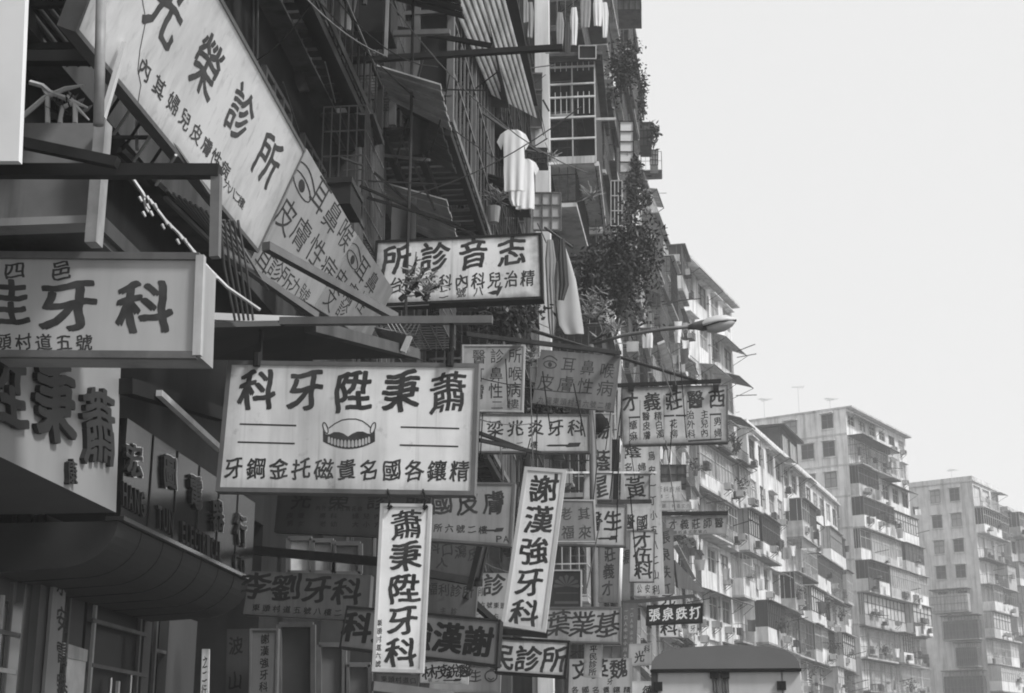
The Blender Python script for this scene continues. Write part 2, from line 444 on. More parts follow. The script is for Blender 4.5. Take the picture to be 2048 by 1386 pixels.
BOXES = [0]
ORD = ['top', 'second', 'third', 'fourth', 'fifth', 'sixth', 'seventh', 'eighth', 'ninth', 'tenth', 'eleventh', 'twelfth', 'thirteenth', 'fourteenth']
def floor_of(H, z):
    k = max(0, min(13, int((H - z) / 2.95))); return ('top floor' if k == 0 else ORD[k] + ' floor down')
TONE = {'weathered_wood': 'dark wooden', 'rusty_tin': 'dark tin', 'pale_tin': 'pale tin', 'grey_plaster': 'grey', 'grey_cloth': 'grey', 'soot_wall': 'black', 'whitewash': 'white', 'white_cloth': 'white', 'dark_cloth': 'dark', 'dull_cloth': 'dull', 'cage_iron': 'black', 'sooty_plank': 'sooty wooden'}
def tone(m): return TONE.get(m.name, 'grey')
class Block:
    """A block whose local x runs along the street (away from us), y into the block, z up."""
    def __init__(s, name, label, P0, P1, H, D, seed, wall=None, short='the block'):
        s.short = short
        P0, P1 = V((P0[0], P0[1], 0)), V((P1[0], P1[1], 0))
        d = P1 - P0; s.L = d.length; s.ang = math.atan2(d.y, d.x); s.H, s.D = H, D
        s.R = random.Random(seed); s.wallm = wall or CONCL
        s.root = empty(name, label, 'building', P0, s.ang)
        s.M = Matrix.Translation(P0) @ Matrix.Rotation(s.ang, 4, 'Z')
        s.wall = MB()
    def w2(s, p): return s.M @ V(p)
    def part(s, mb, name, parent=None): return mb.build(name, parent or s.root)
    def opening(s, x0, x1, z0, z1, ox0, ox1, oz0, oz1):
        W = s.wallm; wl = s.wall
        if ox0 > x0: wl.box(x0, ox0, 0, .2, z0, z1, W)
        if x1 > ox1: wl.box(ox1, x1, 0, .2, z0, z1, W)
        wl.box(ox0, ox1, 0, .2, z0, oz0, W)
        wl.box(ox0, ox1, 0, .2, oz1, z1, W)
    def window(s, x0, x1, z0, z1, y=0.0, fm=None, gm=None, nx=2, hood=False, grille=False):
        g = MB(); g.box(x0, x1, y + .13, y + .17, z0, z1, gm or s.R.choice((GLASS, GLASS, GLASSL, GLASSP)))
        wnd = s.part(g, 'window')
        f = MB(); fm = fm or s.R.choice((STEELM, STEELL, STEELL))
        for k in range(nx + 1):
            xx = x0 + (x1 - x0) * k / nx; f.box(xx - .025, xx + .025, y + .06, y + .128, z0, z1, fm)
        for zz in (z0 + .03, z0 + (z1 - z0) * .62, z1 - .03): f.box(x0, x1, y + .07, y + .126, zz - .025, zz + .025, fm)
        if grille:
            n = max(3, int((x1 - x0) / .28))
            for k in range(n + 1):
                xx = x0 + (x1 - x0) * k / n; f.box(xx - .012, xx + .012, y - .20, y - .18, z0 - .1, z1 + .05, fm)
            for k in range(4):
                zz = z0 - .1 + (z1 - z0 + .15) * k / 3; f.box(x0 - .03, x1 + .03, y - .205, y - .175, zz - .015, zz + .015, fm)
        if hood: f.box(x0 - .12, x1 + .12, y - .35, y - .002, z1 + .05, z1 + .11, s.wallm)
        s.part(f, 'window_frame', wnd)
    def enclosed(s, x0, x1, z0, h, d=.95, pm=None, ph=.95, nb=None):
        pm = pm or s.R.choice((CONCL, CONCL, CONCM, WHITEW, TINL))
        p = MB()
        p.box(x0, x1, -d, -.002, z0 - .14, z0 - .002, s.R.choice((CONC, CONCM)))
        ph *= s.R.uniform(.8, 1.2); nseg = max(1, round((x1 - x0) / 2.4))
        for k in range(nseg):
            a, e = x0 + .02 + (x1 - x0 - .04) * k / nseg, x0 + .02 + (x1 - x0 - .04) * (k + 1) / nseg
            p.box(a, e, -d + .02 + (0 if k % 2 else .012), -d + .10, z0, z0 + ph, pm if s.R.random() < .72 else s.R.choice((CONCL, CONCM, TINL, TIN, WHITEW, CONC)))
        p.box(x0 + .02, x0 + .09, -d + .102, -.002, z0, z0 + ph, pm); p.box(x1 - .09, x1 - .02, -d + .102, -.002, z0, z0 + ph, pm)
        ov = s.R.uniform(.05, .35)
        p.box(x0 - .03, x1 + .03, -d - ov, -.004, z0 + h - .20, z0 + h - .142, s.R.choice((TIN, CONC, STEELM)))
        bal = s.part(p, 'enclosed_balcony')
        g = MB(); gm = s.R.choice((GLASS, GLASS, GLASSL, GLASSP, SOOT))
        g.box(x0 + .06, x1 - .06, -d + .06, -d + .085, z0 + ph, z0 + h - .202, gm)
        g.box(x0 + .06, x0 + .085, -d + .085, -.004, z0 + ph, z0 + h - .202, gm)
        if s.R.random() < .85: s.part(g, 'glazing', bal)
        f = MB(); fm = s.R.choice((STEELM, STEELL, STEELL, STEEL)); n = nb or max(2, int((x1 - x0) / s.R.choice((.55, .7, .9))))
        for k in range(n + 1):
            xx = x0 + .04 + (x1 - x0 - .08) * k / n; f.box(xx - .022, xx + .022, -d + .01, -d + .058, z0 + ph, z0 + h - .202, fm)
        for t in (.02, .6, .97): f.box(x0 + .02, x1 - .02, -d + .005, -d + .055, z0 + ph + (h - .2 - ph) * t - .02, z0 + ph + (h - .2 - ph) * t + .02, fm)
        for k in range(2): yy = -d + .1 + (d - .15) * (k + .5) / 2; f.box(x0 + .03, x0 + .058, yy - .02, yy + .02, z0 + ph, z0 + h - .202, fm)
        s.part(f, 'window_frame', bal)
        for k in range(int((x1 - x0) / 1.6)):
            if s.R.random() < .45: s.rack(s.R.uniform(x0, x1 - .9), z0 + s.R.choice((.2, ph + .1)), -d)
    def rack(s, x, z, y):                                    # small iron shelf hung outside for pots and shoes
        w_ = s.R.uniform(.5, 1.0); q = MB(); m = s.R.choice((STEEL, STEELM, IRON))
        q.box(x, x + w_, y - .42, y - .005, z, z + .04, m)
        n = int(w_ / .14)
        for k in range(n + 1): q.box(x + w_ * k / n - .01, x + w_ * k / n + .01, y - .42, y - .40, z + .04, z + .45, m)
        q.box(x - .01, x + w_ + .01, y - .425, y - .395, z + .43, z + .47, m)
        q.box(x + .1, x + w_ * .6, y - .38, y - .1, z + .041, z + s.R.uniform(.2, .5), s.R.choice((WOOD, LEAF, CONCM, TIN, CLOTHG)))
        s.part(q, 'iron_rack')
    def cage(s, x0, x1, z0, h, d=.85, full=True, bm=None, clutter=True, top=True):
        p = MB(); p.box(x0, x1, -d, -.002, z0 - .13, z0 - .002, s.R.choice((CONC, CONCM, CONCD)))
        bal = s.part(p, 'cage_balcony')
        f = MB(); bm = bm or s.R.choice((STEELM, STEELL, STEELM, STEEL)); zt = z0 + (h - .25 if full else 1.1)
        n = max(3, int((x1 - x0) / .22))
        for k in range(n + 1):
            xx = x0 + .02 + (x1 - x0 - .04) * k / n; f.box(xx - .011, xx + .011, -d + .01, -d + .035, z0, zt, bm)
        for k in range(4 if full else 2):
            zz = z0 + .05 + (zt - z0 - .07) * k / (3 if full else 1); f.box(x0, x1, -d, -d + .04, zz - .016, zz + .016, bm); f.box(x0 + .005, x0 + .03, -d + .042, 0, zz - .016, zz + .016, bm)
        m = max(2, int(d / .22))
        for k in range(1, m): yy = -d + d * k / m; f.box(x0 + .006, x0 + .028, yy - .011, yy + .011, z0, zt, bm)
        if full and top: f.box(x0 - .05, x1 + .05, -d - .2, -.003, zt + .01, zt + .05, s.R.choice((TIN, TINL, TIN)))
        s.part(f, 'cage_bars', bal)
        if clutter:
            for k in range(int((x1 - x0) * .9)):
                if BOXES[0] >= 290 or 'far right' in s.short: break
                BOXES[0] += 1
                c = MB(); cx = s.R.uniform(x0 + .15, x1 - .6); a = s.R.uniform(.2, .5); cz = s.R.choice((0, 0, .4, .8))
                cm = s.R.choice((WOOD, TIN, TINL, CONCM, CLOTHG, SOOT, WHITEW)); y0 = -d + s.R.uniform(.07, .25)
                hh = s.R.uniform(.2, .75)
                c.box(cx, cx + a, y0, y0 + .3, z0 + cz, z0 + cz + hh, cm)
                c.box(cx - .02, cx + a + .02, y0 - .015, y0 + .31, z0 + cz + hh - .03, z0 + cz + hh + .02, s.R.choice((WOOD, TIN)))
                c.v = [s.w2(p) for p in c.v]
                c.thing('storage_box', tone(cm) + ' box behind bars, ' + floor_of(s.H, z0 + .5) + ', ' + s.short, 'box', 'boxes stored on the balconies of ' + s.short)
    def aircon(s, x, z, y=0.0):
        p = MB(); p.box(x, x + .65, y - .5, y - .02, z, z + .42, CONCM)
        for k in range(5): p.box(x + .05, x + .6, y - .52, y - .502, z + .06 + k * .065, z + .09 + k * .065, STEEL)
        p.bar((x + .05, y - .45, z - .03), (x + .05, y, z - .35), .03, STEEL); p.bar((x + .6, y - .45, z - .03), (x + .6, y, z - .35), .03, STEEL)
        s.part(p, 'air_conditioner')
    def awning(s, x0, x1, z, d=1.0, drop=.35, m=None):
        p = MB(); m = m or s.R.choice((TIN, TINL, PLASTD, CONCM))
        n = max(3, int((x1 - x0) / .2))
        for k in range(n):
            a = x0 + (x1 - x0) * k / n; e = x0 + (x1 - x0) * (k + 1) / n; up = .025 * (k % 2)
            p.obox((a, -.005, z + up), (e - a - .003, 0, 0), (0, -d, -drop), (0, 0, .025), m)
        p.bar((x0, -d, z - drop - .02), (x1, -d, z - drop - .02), .04, STEEL)
        p.bar((x0 + .05, -d, z - drop - .03), (x0 + .05, -.01, z - drop - .6), .03, STEEL); p.bar((x1 - .05, -d, z - drop - .03), (x1 - .05, -.01, z - drop - .6), .03, STEEL)
        s.part(p, 'awning')
    def pipe(s, x, z0, z1, m=None, y=-.09):
        p = MB(); p.tube([(x, y, z0), (x, y, z1)], .055, m or s.R.choice((STEELM, CONCM, STEELL)), 6)
        zz = z0 + .5
        while zz < z1: p.box(x - .08, x + .08, y - .07, -.001, zz, zz + .06, STEELM); zz += 2.9
        s.part(p, 'drainpipe')
    def antenna_spot(s, x, y): return s.w2((x, y, s.H))
    def finish(s, parapet=.9, eave=.4, roofm=None, endwins=(), back=True):
        W = s.wallm
        s.wall.box(0, s.L, .2, s.D, 0, s.H, W)
        zz = s.H - 2.9
        s.part(s.wall, 'wall')
        r = MB(); rm = roofm or CONCM
        r.box(-.12, s.L + .1, -eave, s.D + .1, s.H, s.H + .16, rm)
        if parapet > 0:
            r.box(0, s.L, -.05, .08, s.H + .16, s.H + .16 + parapet, W); r.box(0, .12, .081, s.D, s.H + .16, s.H + .16 + parapet, W)
        s.part(r, 'roof')
        for (y0, y1, z0, z1) in endwins:                     # windows in the end wall that faces us
            g = MB(); g.box(-.03, -.002, y0, y1, z0, z1, s.R.choice((GLASS, GLASS, GLASSL))); wd = s.part(g, 'window')
            f = MB(); fm = STEELM
            for k in range(3): yy = y0 + (y1 - y0) * k / 2; f.box(-.07, -.031, yy - .03, yy + .03, z0, z1, fm)
            for zz in (z0, z0 + (z1 - z0) * .6, z1): f.box(-.075, -.032, y0 - .02, y1 + .02, zz - .03, zz + .03, fm)
            s.part(f, 'window_frame', wd)
            h = MB(); h.box(-.4, -.003, y0 - .15, y1 + .15, z1 + .08, z1 + .15, W); h.box(-.16, -.003, y0 - .1, y1 + .1, z0 - .16, z0 - .08, W); s.part(h, 'window_hood', wd)
    def fill(s, z0, fh, nf, nb, style, depth=.95, runs=(1, 3)):
        """style: per-floor list of kinds picked at random for each run of bays."""
        bw = s.L / nb
        for k in range(nf):
            z = z0 + k * fh; kinds = style[k % len(style)] if isinstance(style, list) else style
            i = 0
            while i < nb:
                n = min(nb - i, s.R.randint(*runs)); kd = s.R.choice(kinds); x0, x1 = i * bw, (i + n) * bw
                for j in range(i, i + n):
                    a, e = j * bw, (j + 1) * bw
                    ww = bw * (.62 if kd in 'wgp' else .78)
                    oz0, oz1 = (z + .95, z + fh - .5) if kd in 'wgp' else (z + .1, z + fh - .35)
                    s.opening(a, e, z, z + fh, a + (bw - ww) / 2, e - (bw - ww) / 2, oz0, oz1)
                    if kd in 'wg': s.window(a + (bw - ww) / 2, e - (bw - ww) / 2, oz0, oz1, hood=s.R.random() < .4, grille=(kd == 'g'))
                    elif kd == 'p': s.window(a + (bw - ww) / 2, e - (bw - ww) / 2, oz0, oz1, gm=GLASS)
                    if s.R.random() < .24: s.aircon(a + bw * .3, z + s.R.uniform(.2, .5), y=(-depth if kd == 'e' else 0))
                dd = depth * s.R.uniform(.55, 1.3)
                if kd == 'e': s.enclosed(x0 + .03, x1 - .03, z, fh, dd)
                elif kd == 'c': s.cage(x0 + .05, x1 - .05, z, fh, dd)
                elif kd == 'o': s.cage(x0 + .05, x1 - .05, z, fh, dd, full=False)
                if kd in 'wgp' and s.R.random() < .35: s.rack(x0 + s.R.uniform(0, .8), z + s.R.uniform(.3, .8), 0)
                if kd in 'wgo' and s.R.random() < .35: s.awning(x0 + .2, x1 - .2, z + fh - .3, s.R.uniform(.7, 1.3), s.R.uniform(.15, .5))
                i += n

# ---- far blocks, built where the street bends away to the right
FH = 2.95
# M: the tall pale block with the plain end wall
M_ = Block('apartment_block', 'tall pale apartment block with a plain end wall and long white balcony bands', (17.42, 140), (25.0, 154.0), 35.2, 10.6, 11, CONCL, 'the tall pale block')
M_.fill(35.2 - 2.4 - FH * 11, FH, 11, 6, ['ce', 'ce', 'c', 'c', 'ce', 'ee', 'e', 'e', 'e', 'we', 'ceg'], 1.1, (1, 4))
M_.fill(35.2 - 2.4, 2.4, 1, 6, ['wc'], .9, (1, 3))
ew = []
for k in range(10):
    z = 35.2 - 2.4 - FH * (k + 1)
    ew.append((1.3, 2.4, z + .95, z + 2.3)); ew.append((3.4, 4.6, z + .95, z + 2.3))
    if k % 3 == 1: ew.append((7.6, 8.9, z + .95, z + 2.3))
ew.append((1.3, 2.4, 33.5, 34.8)); ew.append((5.0, 6.2, 33.4, 34.6)); ew.append((8.2, 9.5, 33.3, 34.5))
M_.pipe(5.5, 0, 35)
M_.finish(parapet=.0, eave=.7, endwins=ew)
bb = MB()
for k in range(10):
    z = 35.2 - 2.4 - FH * k; bb.box(-.06, -.001, 0, 10.6, z - .1, z + .06, CONCM)
M_.part(bb, 'string_course')
eb = MB(); eb.box(-1.0, -.08, 2.6, 5.2, 24.2, 26.4, TIN); eb.box(-1.1, -.07, 2.5, 5.3, 26.41, 26.5, TIN); M_.part(eb, 'end_cage')

# N: next block, greyer
N_ = Block('apartment_block', 'grey apartment block beyond the tall pale one with small paired end windows', (35.6, 175), (40.2, 183.0), 34.6, 9.5, 12, mat('pale_grey_plaster', .56, .85, .35, .8, .5), 'the grey far block')
N_.fill(34.6 - FH * 11, FH, 11, 3, ['ceg', 'cec', 'ec', 'e', 'ec', 'eo', 'ec', 'eo', 'eo', 'ee', 'wo'], 1.2, (1, 3))
ew = []
for k in range(5):
    z = 34.6 - FH * (k + 1); ew += [(1.6, 2.7, z + .9, z + 2.3), (3.9, 5.0, z + .9, z + 2.3)]
N_.finish(parapet=.5, eave=.2, endwins=ew)
for (y0, y1, z, h) in ((1.2, 5.5, 19.7, 2.6), (.2, 4.4, 16.6, 2.7), (0.6, 3.2, 13.6, 2.7), (.2, 4.8, 10.4, 2.8), (1.2, 5.2, 7.2, 2.8)):
    c = MB(); c.box(-1.3, -.08, y0, y1, z, z + .12, CONC)
    for k in range(12): yy = y0 + (y1 - y0) * k / 11; c.box(-1.3, -1.27, yy - .02, yy + .02, z + .12, z + h, STEELM)
    for k in range(4): zz = z + .2 + (h - .2) * k / 3; c.box(-1.31, -1.26, y0, y1, zz - .02, zz + .02, STEELM)
    c.box(-1.24, -.081, y0 + .1, y1 - .1, z + .121, z + h * .8, N_.R.choice((TIN, CONCD, TINL))); c.box(-1.5, -.07, y0 - .1, y1 + .1, z + h, z + h + .08, TIN)
    N_.part(c, 'end_cage')
# O and beyond: pale, nearly lost in the glare
O_ = Block('apartment_block', 'farthest visible block fading into white glare at the right edge', (50.2, 200), (61, 219), 33.6, 9, 13, CONCL, 'the far right block')
O_.fill(33.6 - FH * 11, FH, 11, 6, ['ew', 'eo', 'ew', 'e'], 1.2, (1, 3)); O_.finish(parapet=.6, eave=.3)
O2 = Block('apartment_block', 'slim pale block squeezed between the grey block and the farthest one', (41.4, 184.5), (47.6, 196), 32.6, 9, 14, CONCM, 'the slim far right block')
O2.fill(32.6 - FH * 10, FH, 10, 5, ['ew', 'eo', 'ec', 'e'], 1.2, (1, 3)); O2.finish(parapet=.5, eave=.4)

# L: long middle block with continuous bands and a dark rooftop hut
L_ = Block('apartment_block', 'long low apartment block with a dark rooftop hut in front of the tall pale one', (6.0, 103.6), (15.6, 136), 25.2, 9, 15, CONCL, 'the long low block')
L_.fill(25.2 - FH * 8, FH, 8, 12, ['ceo', 'cec', 'ceo', 'ec', 'we', 'ecw', 'wew', 'wwg'], 1.05, (1, 2))
for x in (4.1, 10.9, 19.2, 27.0): L_.pipe(x, 0, 24.9)
L_.finish(parapet=.5, eave=.35)
# rooftop hut: a thing of its own standing on L
h0 = L_.w2((12.0, 0.2, 25.2 + .17)); hut = empty('rooftop_hut', 'dark flat-roofed hut standing on the roof of the long low block', 'hut', h0, L_.ang)
hb = MB(); hb.box(0, 6.5, 0, 6.6, 0, 2.5, CONCD); hb.build('wall', hut)
hr = MB(); hr.box(-.4, 6.8, -.5, 7.0, 2.5, 2.68, IRON); hr.build('roof', hut)
for (y0, y1) in ((1.2, 2.9), (4.1, 5.6)):
    g = MB(); g.box(-.05, -.002, y0, y1, .6, 2.0, GLASSP); wd = g.build('window', hut); f = MB()
    for k in range(3): yy = y0 + (y1 - y0) * k / 2; f.box(-.1, -.051, yy - .04, yy + .04, .6, 2.0, STEELL)
    f.box(-.1, -.051, y0, y1, 1.3, 1.36, STEELL); f.build('window_frame', wd)
for (x0, x1) in ((.6, 2.2), (3.4, 5.4)):
    g = MB(); g.box(x0, x1, -.05, -.002, .6, 2.0, GLASSL); wd = g.build('window', hut); f = MB()
    for k in range(3): xx = x0 + (x1 - x0) * k / 2; f.box(xx - .04, xx + .04, -.1, -.051, .6, 2.0, STEELL)
    f.build('window_frame', wd)

# K: tall block whose plain top floors show above the lamp
K_ = Block('apartment_block', 'tall sunlit block behind the street lamp with a sloping plain roofline', (1.7, 92.3), (5.3, 103.3), 33.9, 8, 16, CONCL, 'the block behind the street lamp')
K_.fill(33.9 - FH * 11, FH, 11, 4, ['we', 'cew', 'oe', 'wo', 'ew', 'eo', 'oe', 'o', 'wg', 'w', 'w'], 1.1, (1, 3))
K_.pipe(5.4, 0, 33)
for z in (25.3, 22.4, 28.2): K_.awning(7.2, 10.9, z, 1.5, .5, TIN)
K_.finish(parapet=0, eave=.6)
# J2, J1: narrow cluttered fronts seen almost edge on
J2 = Block('apartment_block', 'narrow block with dark eaves and grilled windows just left of the street lamp', (-1.15, 72.3), (1.3, 92), 32.8, 8, 17, CONCL, 'the narrow block left of the lamp')
J2.fill(32.6 - FH * 11, FH, 11, 6, ['oc', 'oe', 'co', 'ce', 'co', 'ge', 'co', 'ceo', 'gco', 'co', 'geo'], .95, (1, 1))
J2.pipe(9.5, 0, 32)
J2.aircon(10.5, 30.4, y=-.75); J2.aircon(14, 27.3, y=-.7); J2.finish(parapet=0, eave=.3, roofm=TIN)
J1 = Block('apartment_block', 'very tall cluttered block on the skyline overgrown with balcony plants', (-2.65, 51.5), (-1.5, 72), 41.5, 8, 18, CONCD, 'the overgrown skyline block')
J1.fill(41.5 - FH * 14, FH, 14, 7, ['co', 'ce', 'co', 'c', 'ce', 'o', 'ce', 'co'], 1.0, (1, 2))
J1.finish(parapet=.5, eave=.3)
# B2: block with the white pillar
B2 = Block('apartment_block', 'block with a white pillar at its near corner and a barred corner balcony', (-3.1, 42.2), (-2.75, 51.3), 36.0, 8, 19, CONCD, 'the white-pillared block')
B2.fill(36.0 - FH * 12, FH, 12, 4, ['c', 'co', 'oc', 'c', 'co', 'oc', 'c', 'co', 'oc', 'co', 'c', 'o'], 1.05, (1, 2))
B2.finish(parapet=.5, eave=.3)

# ================================================================== the near tenement on the left (wall plane x = -4.2)
XW = -4.2
T = empty('tenement', 'dark old tenement with caged balconies and shops along the near left side', 'building', (XW, 5.0, 0))
TO = T.location.copy()
def tpart(mb, name, parent=None, label=None): return mb.build(name, parent or T, TO, label)
wb = MB()
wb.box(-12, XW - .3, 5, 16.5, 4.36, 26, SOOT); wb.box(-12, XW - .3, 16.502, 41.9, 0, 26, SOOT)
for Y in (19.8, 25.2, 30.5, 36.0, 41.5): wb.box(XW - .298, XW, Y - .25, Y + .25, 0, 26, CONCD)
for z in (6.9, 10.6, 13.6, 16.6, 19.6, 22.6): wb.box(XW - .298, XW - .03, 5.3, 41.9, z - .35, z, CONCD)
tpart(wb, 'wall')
# dim windows in the wall bays
for z in (7.9, 11.4, 14.4, 17.4, 20.4):
    for Y in (16.0, 17.9, 21.2, 23.0, 26.6, 28.6, 32.0, 34.0, 37.5, 39.6):
        g = MB(); g.box(XW - .297, XW - .27, Y - .6, Y + .6, z, z + 1.6, R.choice((GLASS, GLASS, GLASSL))); wd = tpart(g, 'window'); f = MB()
        for k in range(4): yy = Y - .6 + .4 * k; f.box(XW - .269, XW - .2, yy - .025, yy + .025, z, z + 1.6, STEELM)
        for k in range(3): zz = z + .8 * k; f.box(XW - .268, XW - .21, Y - .62, Y + .62, zz - .03, zz + .03, STEELM)
        f.build('window_frame', wd, TO)

def balcony(y0, y1, z, h=2.7, x1=-2.85, bars=True, endwin=False, slat=True, solid=None, roof=True, dens=.4, bm=None):
    bm = bm or R.choice((IRON, IRON, STEELM))
    p = MB()
    if slat:                                                 # floor of spaced planks and joists, seen from below
        n = int((y1 - y0) / .24)
        for k in range(n): p.box(XW + .01, x1, y0 + k * .24, y0 + k * .24 + R.uniform(.14, .2), z, z + .05, R.choice((PLANK, PLANK, TIN, IRON))) if R.random() < .88 else None
        for xx in (XW + .2, (XW + x1) / 2, x1 - .12): p.box(xx, xx + .1, y0, y1, z - .12, z - .002, STEEL)
    else: p.box(XW + .01, x1, y0, y1, z - .05, z + .1, SOOT)
    p.box(x1 - .06, x1 + .02, y0 - .02, y1, z + .052, z + .16, bm)
    bal = tpart(p, 'cage_balcony')
    c = MB()
    if bars:
        n = int((y1 - y0) / dens)
        for k in range(n + 1): yy = y0 + (y1 - y0) * k / n; c.box(x1 - .02, x1 + .005, yy - .02, yy + .02, z + .16, z + h, bm)
        for t in (.3, .62, 1): c.box(x1 - .03, x1 + .012, y0, y1, z + .1 + (h - .1) * t - .02, z + .1 + (h - .1) * t + .02, bm)
        m = int((x1 - XW) / .16)
        for k in range(m): xx = XW + .1 + (x1 - XW - .15) * k / m; c.box(xx - .012, xx + .012, y0, y0 + .025, z + .06, z + h, bm)
        for t in (.33, .66, 1): c.box(XW, x1, y0 - .01, y0 + .03, z + h * t - .02, z + h * t + .02, bm)
    for k in (0, .5, 1): yy = y0 + (y1 - y0) * k; c.box(x1 - .06, x1 + .02, yy - .035, yy + .035, z + .16, z + h, bm)
    c.build('cage_bars', bal, TO)
    if solid:
        s_ = MB(); n = int((y1 - y0) / .3)
        for k in range(n): a = y0 + (y1 - y0) * k / n; s_.box(x1 - .1 + .02 * (k % 2), x1 - .065 + .02 * (k % 2), a, a + (y1 - y0) / n - .004, z + .165, z + 1.15, solid)
        s_.build('parapet', bal, TO)
    if roof:
        r = MB(); r.obox((XW, y0 - .3, z + h + .05), (x1 - XW + .3, 0, -.12), (0, y1 - y0 + .3, 0), (0, 0, .05), R.choice((TIN, STEEL))); r.build('roof', bal, TO)
    return bal
# the rows of balconies, floor by floor
bA = balcony(20.0, 25.2, 10.75, 2.8, -2.9)
balcony(25.6, 30.2, 10.6, 2.7, -2.95, solid=TIN)
balcony(20.0, 24.4, 13.9, 2.7, -2.9, solid=TIN)
balcony(26.0, 31.0, 13.6, 2.7, -2.85)
balcony(31.4, 36.0, 13.6, 2.6, -3.35, solid=CONCD)
balcony(30.6, 35.8, 10.6, 2.6, -3.2, solid=WOOD)
balcony(36.4, 41.2, 10.5, 2.6, -3.7)
balcony(24.8, 30.0, 16.8, 2.6, -2.8); balcony(30.6, 36.0, 16.6, 2.7, -3.35, solid=TIN); balcony(36.3, 41.2, 16.6, 2.6, -3.75)
balcony(36.8, 41.2, 13.6, 2.7, -3.75, solid=TINL)
balcony(26.0, 34.0, 19.7, 2.7, -3.3, solid=CONCD); balcony(34.4, 41.0, 19.7, 2.7, -3.8)
balcony(13.5, 19.2, 10.2, 2.6, -3.8); balcony(12.0, 19.0, 13.4, 2.6, -3.75, solid=TIN)
balcony(26.5, 32.0, 7.3, 2.7, -3.1, solid=WOOD); balcony(32.5, 40.0, 7.3, 2.7, -2.9)
# near end of the big enclosed balcony: pale posts, a curtained pane and an iron scroll
e = MB()
for xx in (-4.15, -3.78, -3.44, -2.93): e.box(xx - .05, xx + .05, 19.9, 19.96, 10.8, 14.6, STEELM)
for z in (11.25, 12.6, 13.1): e.box(XW, -2.9, 19.89, 19.95, z - .03, z + .03, STEELM)
e.box(XW, -3.46, 19.97, 20.0, 11.3, 12.5, GLASSL)
e.box(-3.4, -3.0, 19.97, 19.99, 10.9, 13.4, SOOT)
tpart(e, 'end_screen', bA)
# patched sheets hanging under the balconies
def sheet(name, label, pts, th, m, corr=0.0, n=10, cat='panel', group=None, m2=None):
    """corrugated sheet between four points (a, b along the ribs' row; d, c below)."""
    a, b_, c, d = [V(p) for p in pts]; nn = (b_ - a).cross(d - a).normalized()
    mb = MB()
    if corr <= 0: mb.prism([a, b_, c, d], nn * th, m)
    else:
        for k in range(n):
            t0, t1 = k / n, (k + 1) / n; o = nn * (corr if k % 2 else 0)
            p0, p1, q1, q0 = a.lerp(b_, t0) + o, a.lerp(b_, t1) + o, d.lerp(c, t1) + o, d.lerp(c, t0) + o
            g = (p1 - p0) * .03
            mb.prism([p0, p1 - g, q1 - g, q0], nn * th, (m2 or m) if k % 2 else m)
    return mb.thing(name, label, cat, group)
sheet('striped_awning', 'large torn striped sheet awning tilted out from the upper balconies', [atX(878, -60, -2.86), atX(995, -60, -2.42), atX(1074, 236, -2.30), atX(985, 190, -2.80)], .02, PLAST, .03, 17, 'awning', None, PLASTD)
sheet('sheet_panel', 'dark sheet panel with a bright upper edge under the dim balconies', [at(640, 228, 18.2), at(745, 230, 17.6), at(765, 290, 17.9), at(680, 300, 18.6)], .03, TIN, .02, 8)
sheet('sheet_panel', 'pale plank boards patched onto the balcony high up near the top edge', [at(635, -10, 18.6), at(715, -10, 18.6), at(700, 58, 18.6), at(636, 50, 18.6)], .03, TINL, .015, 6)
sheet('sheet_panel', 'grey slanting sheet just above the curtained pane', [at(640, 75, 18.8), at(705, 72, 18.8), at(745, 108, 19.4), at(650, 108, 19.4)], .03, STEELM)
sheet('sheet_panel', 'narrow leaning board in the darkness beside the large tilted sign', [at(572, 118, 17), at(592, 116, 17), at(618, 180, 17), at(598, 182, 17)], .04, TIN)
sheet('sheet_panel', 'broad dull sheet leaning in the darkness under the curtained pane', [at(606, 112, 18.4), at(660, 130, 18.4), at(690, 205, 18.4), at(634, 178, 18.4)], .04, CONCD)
# slim vertical cables beside the big sign
for i, (x0, x1, yb) in enumerate(((480, 470, 130), (497, 490, 120), (507, 506, 160), (516, 514, 170))):
    wire('cable', 'thin vertical cables hanging beside the top edge of the large tilted sign', [at(x0, -20, 15), at(x1, yb, 15)], .012, STEELM, group='vertical cables beside the tilted sign')
# sign arms with nothing on them
beam('sign_bracket', 'thick black steel arm reaching right, the lower of the crossed pair up high', at(560, 130, 18), at(1125, 95, 18), .075, STEEL)
beam('sign_bracket', 'thinner black steel arm crossing above the thick one up high', at(560, 15, 19), at(985, 92, 18.2), .06, STEEL)
beam('sign_bracket', 'grey steel arm running level across the dark tenement near the top', at(500, 76, 17.5), at(900, 64, 17.5), .07, STEELM)
beam('sign_bracket', 'thin steel arm running flat behind the dark balcony cages', at(740, 308, 19), at(860, 320, 19), .035, STEELM)
for i, (a, b_) in enumerate((((720, 372, 17), (950, 470, 17)), ((730, 330, 18), (860, 440, 18)), ((735, 395, 16.5), (920, 450, 16.5)), ((800, 270, 18), (870, 420, 18)), ((850, 100, 19), (790, 330, 19)))):
    beam('steel_strut', 'thin crossing iron struts in the dark space behind the tilted sign', at(*a), at(*b_), .03, STEEL, 'strut', group='iron struts in the dark')

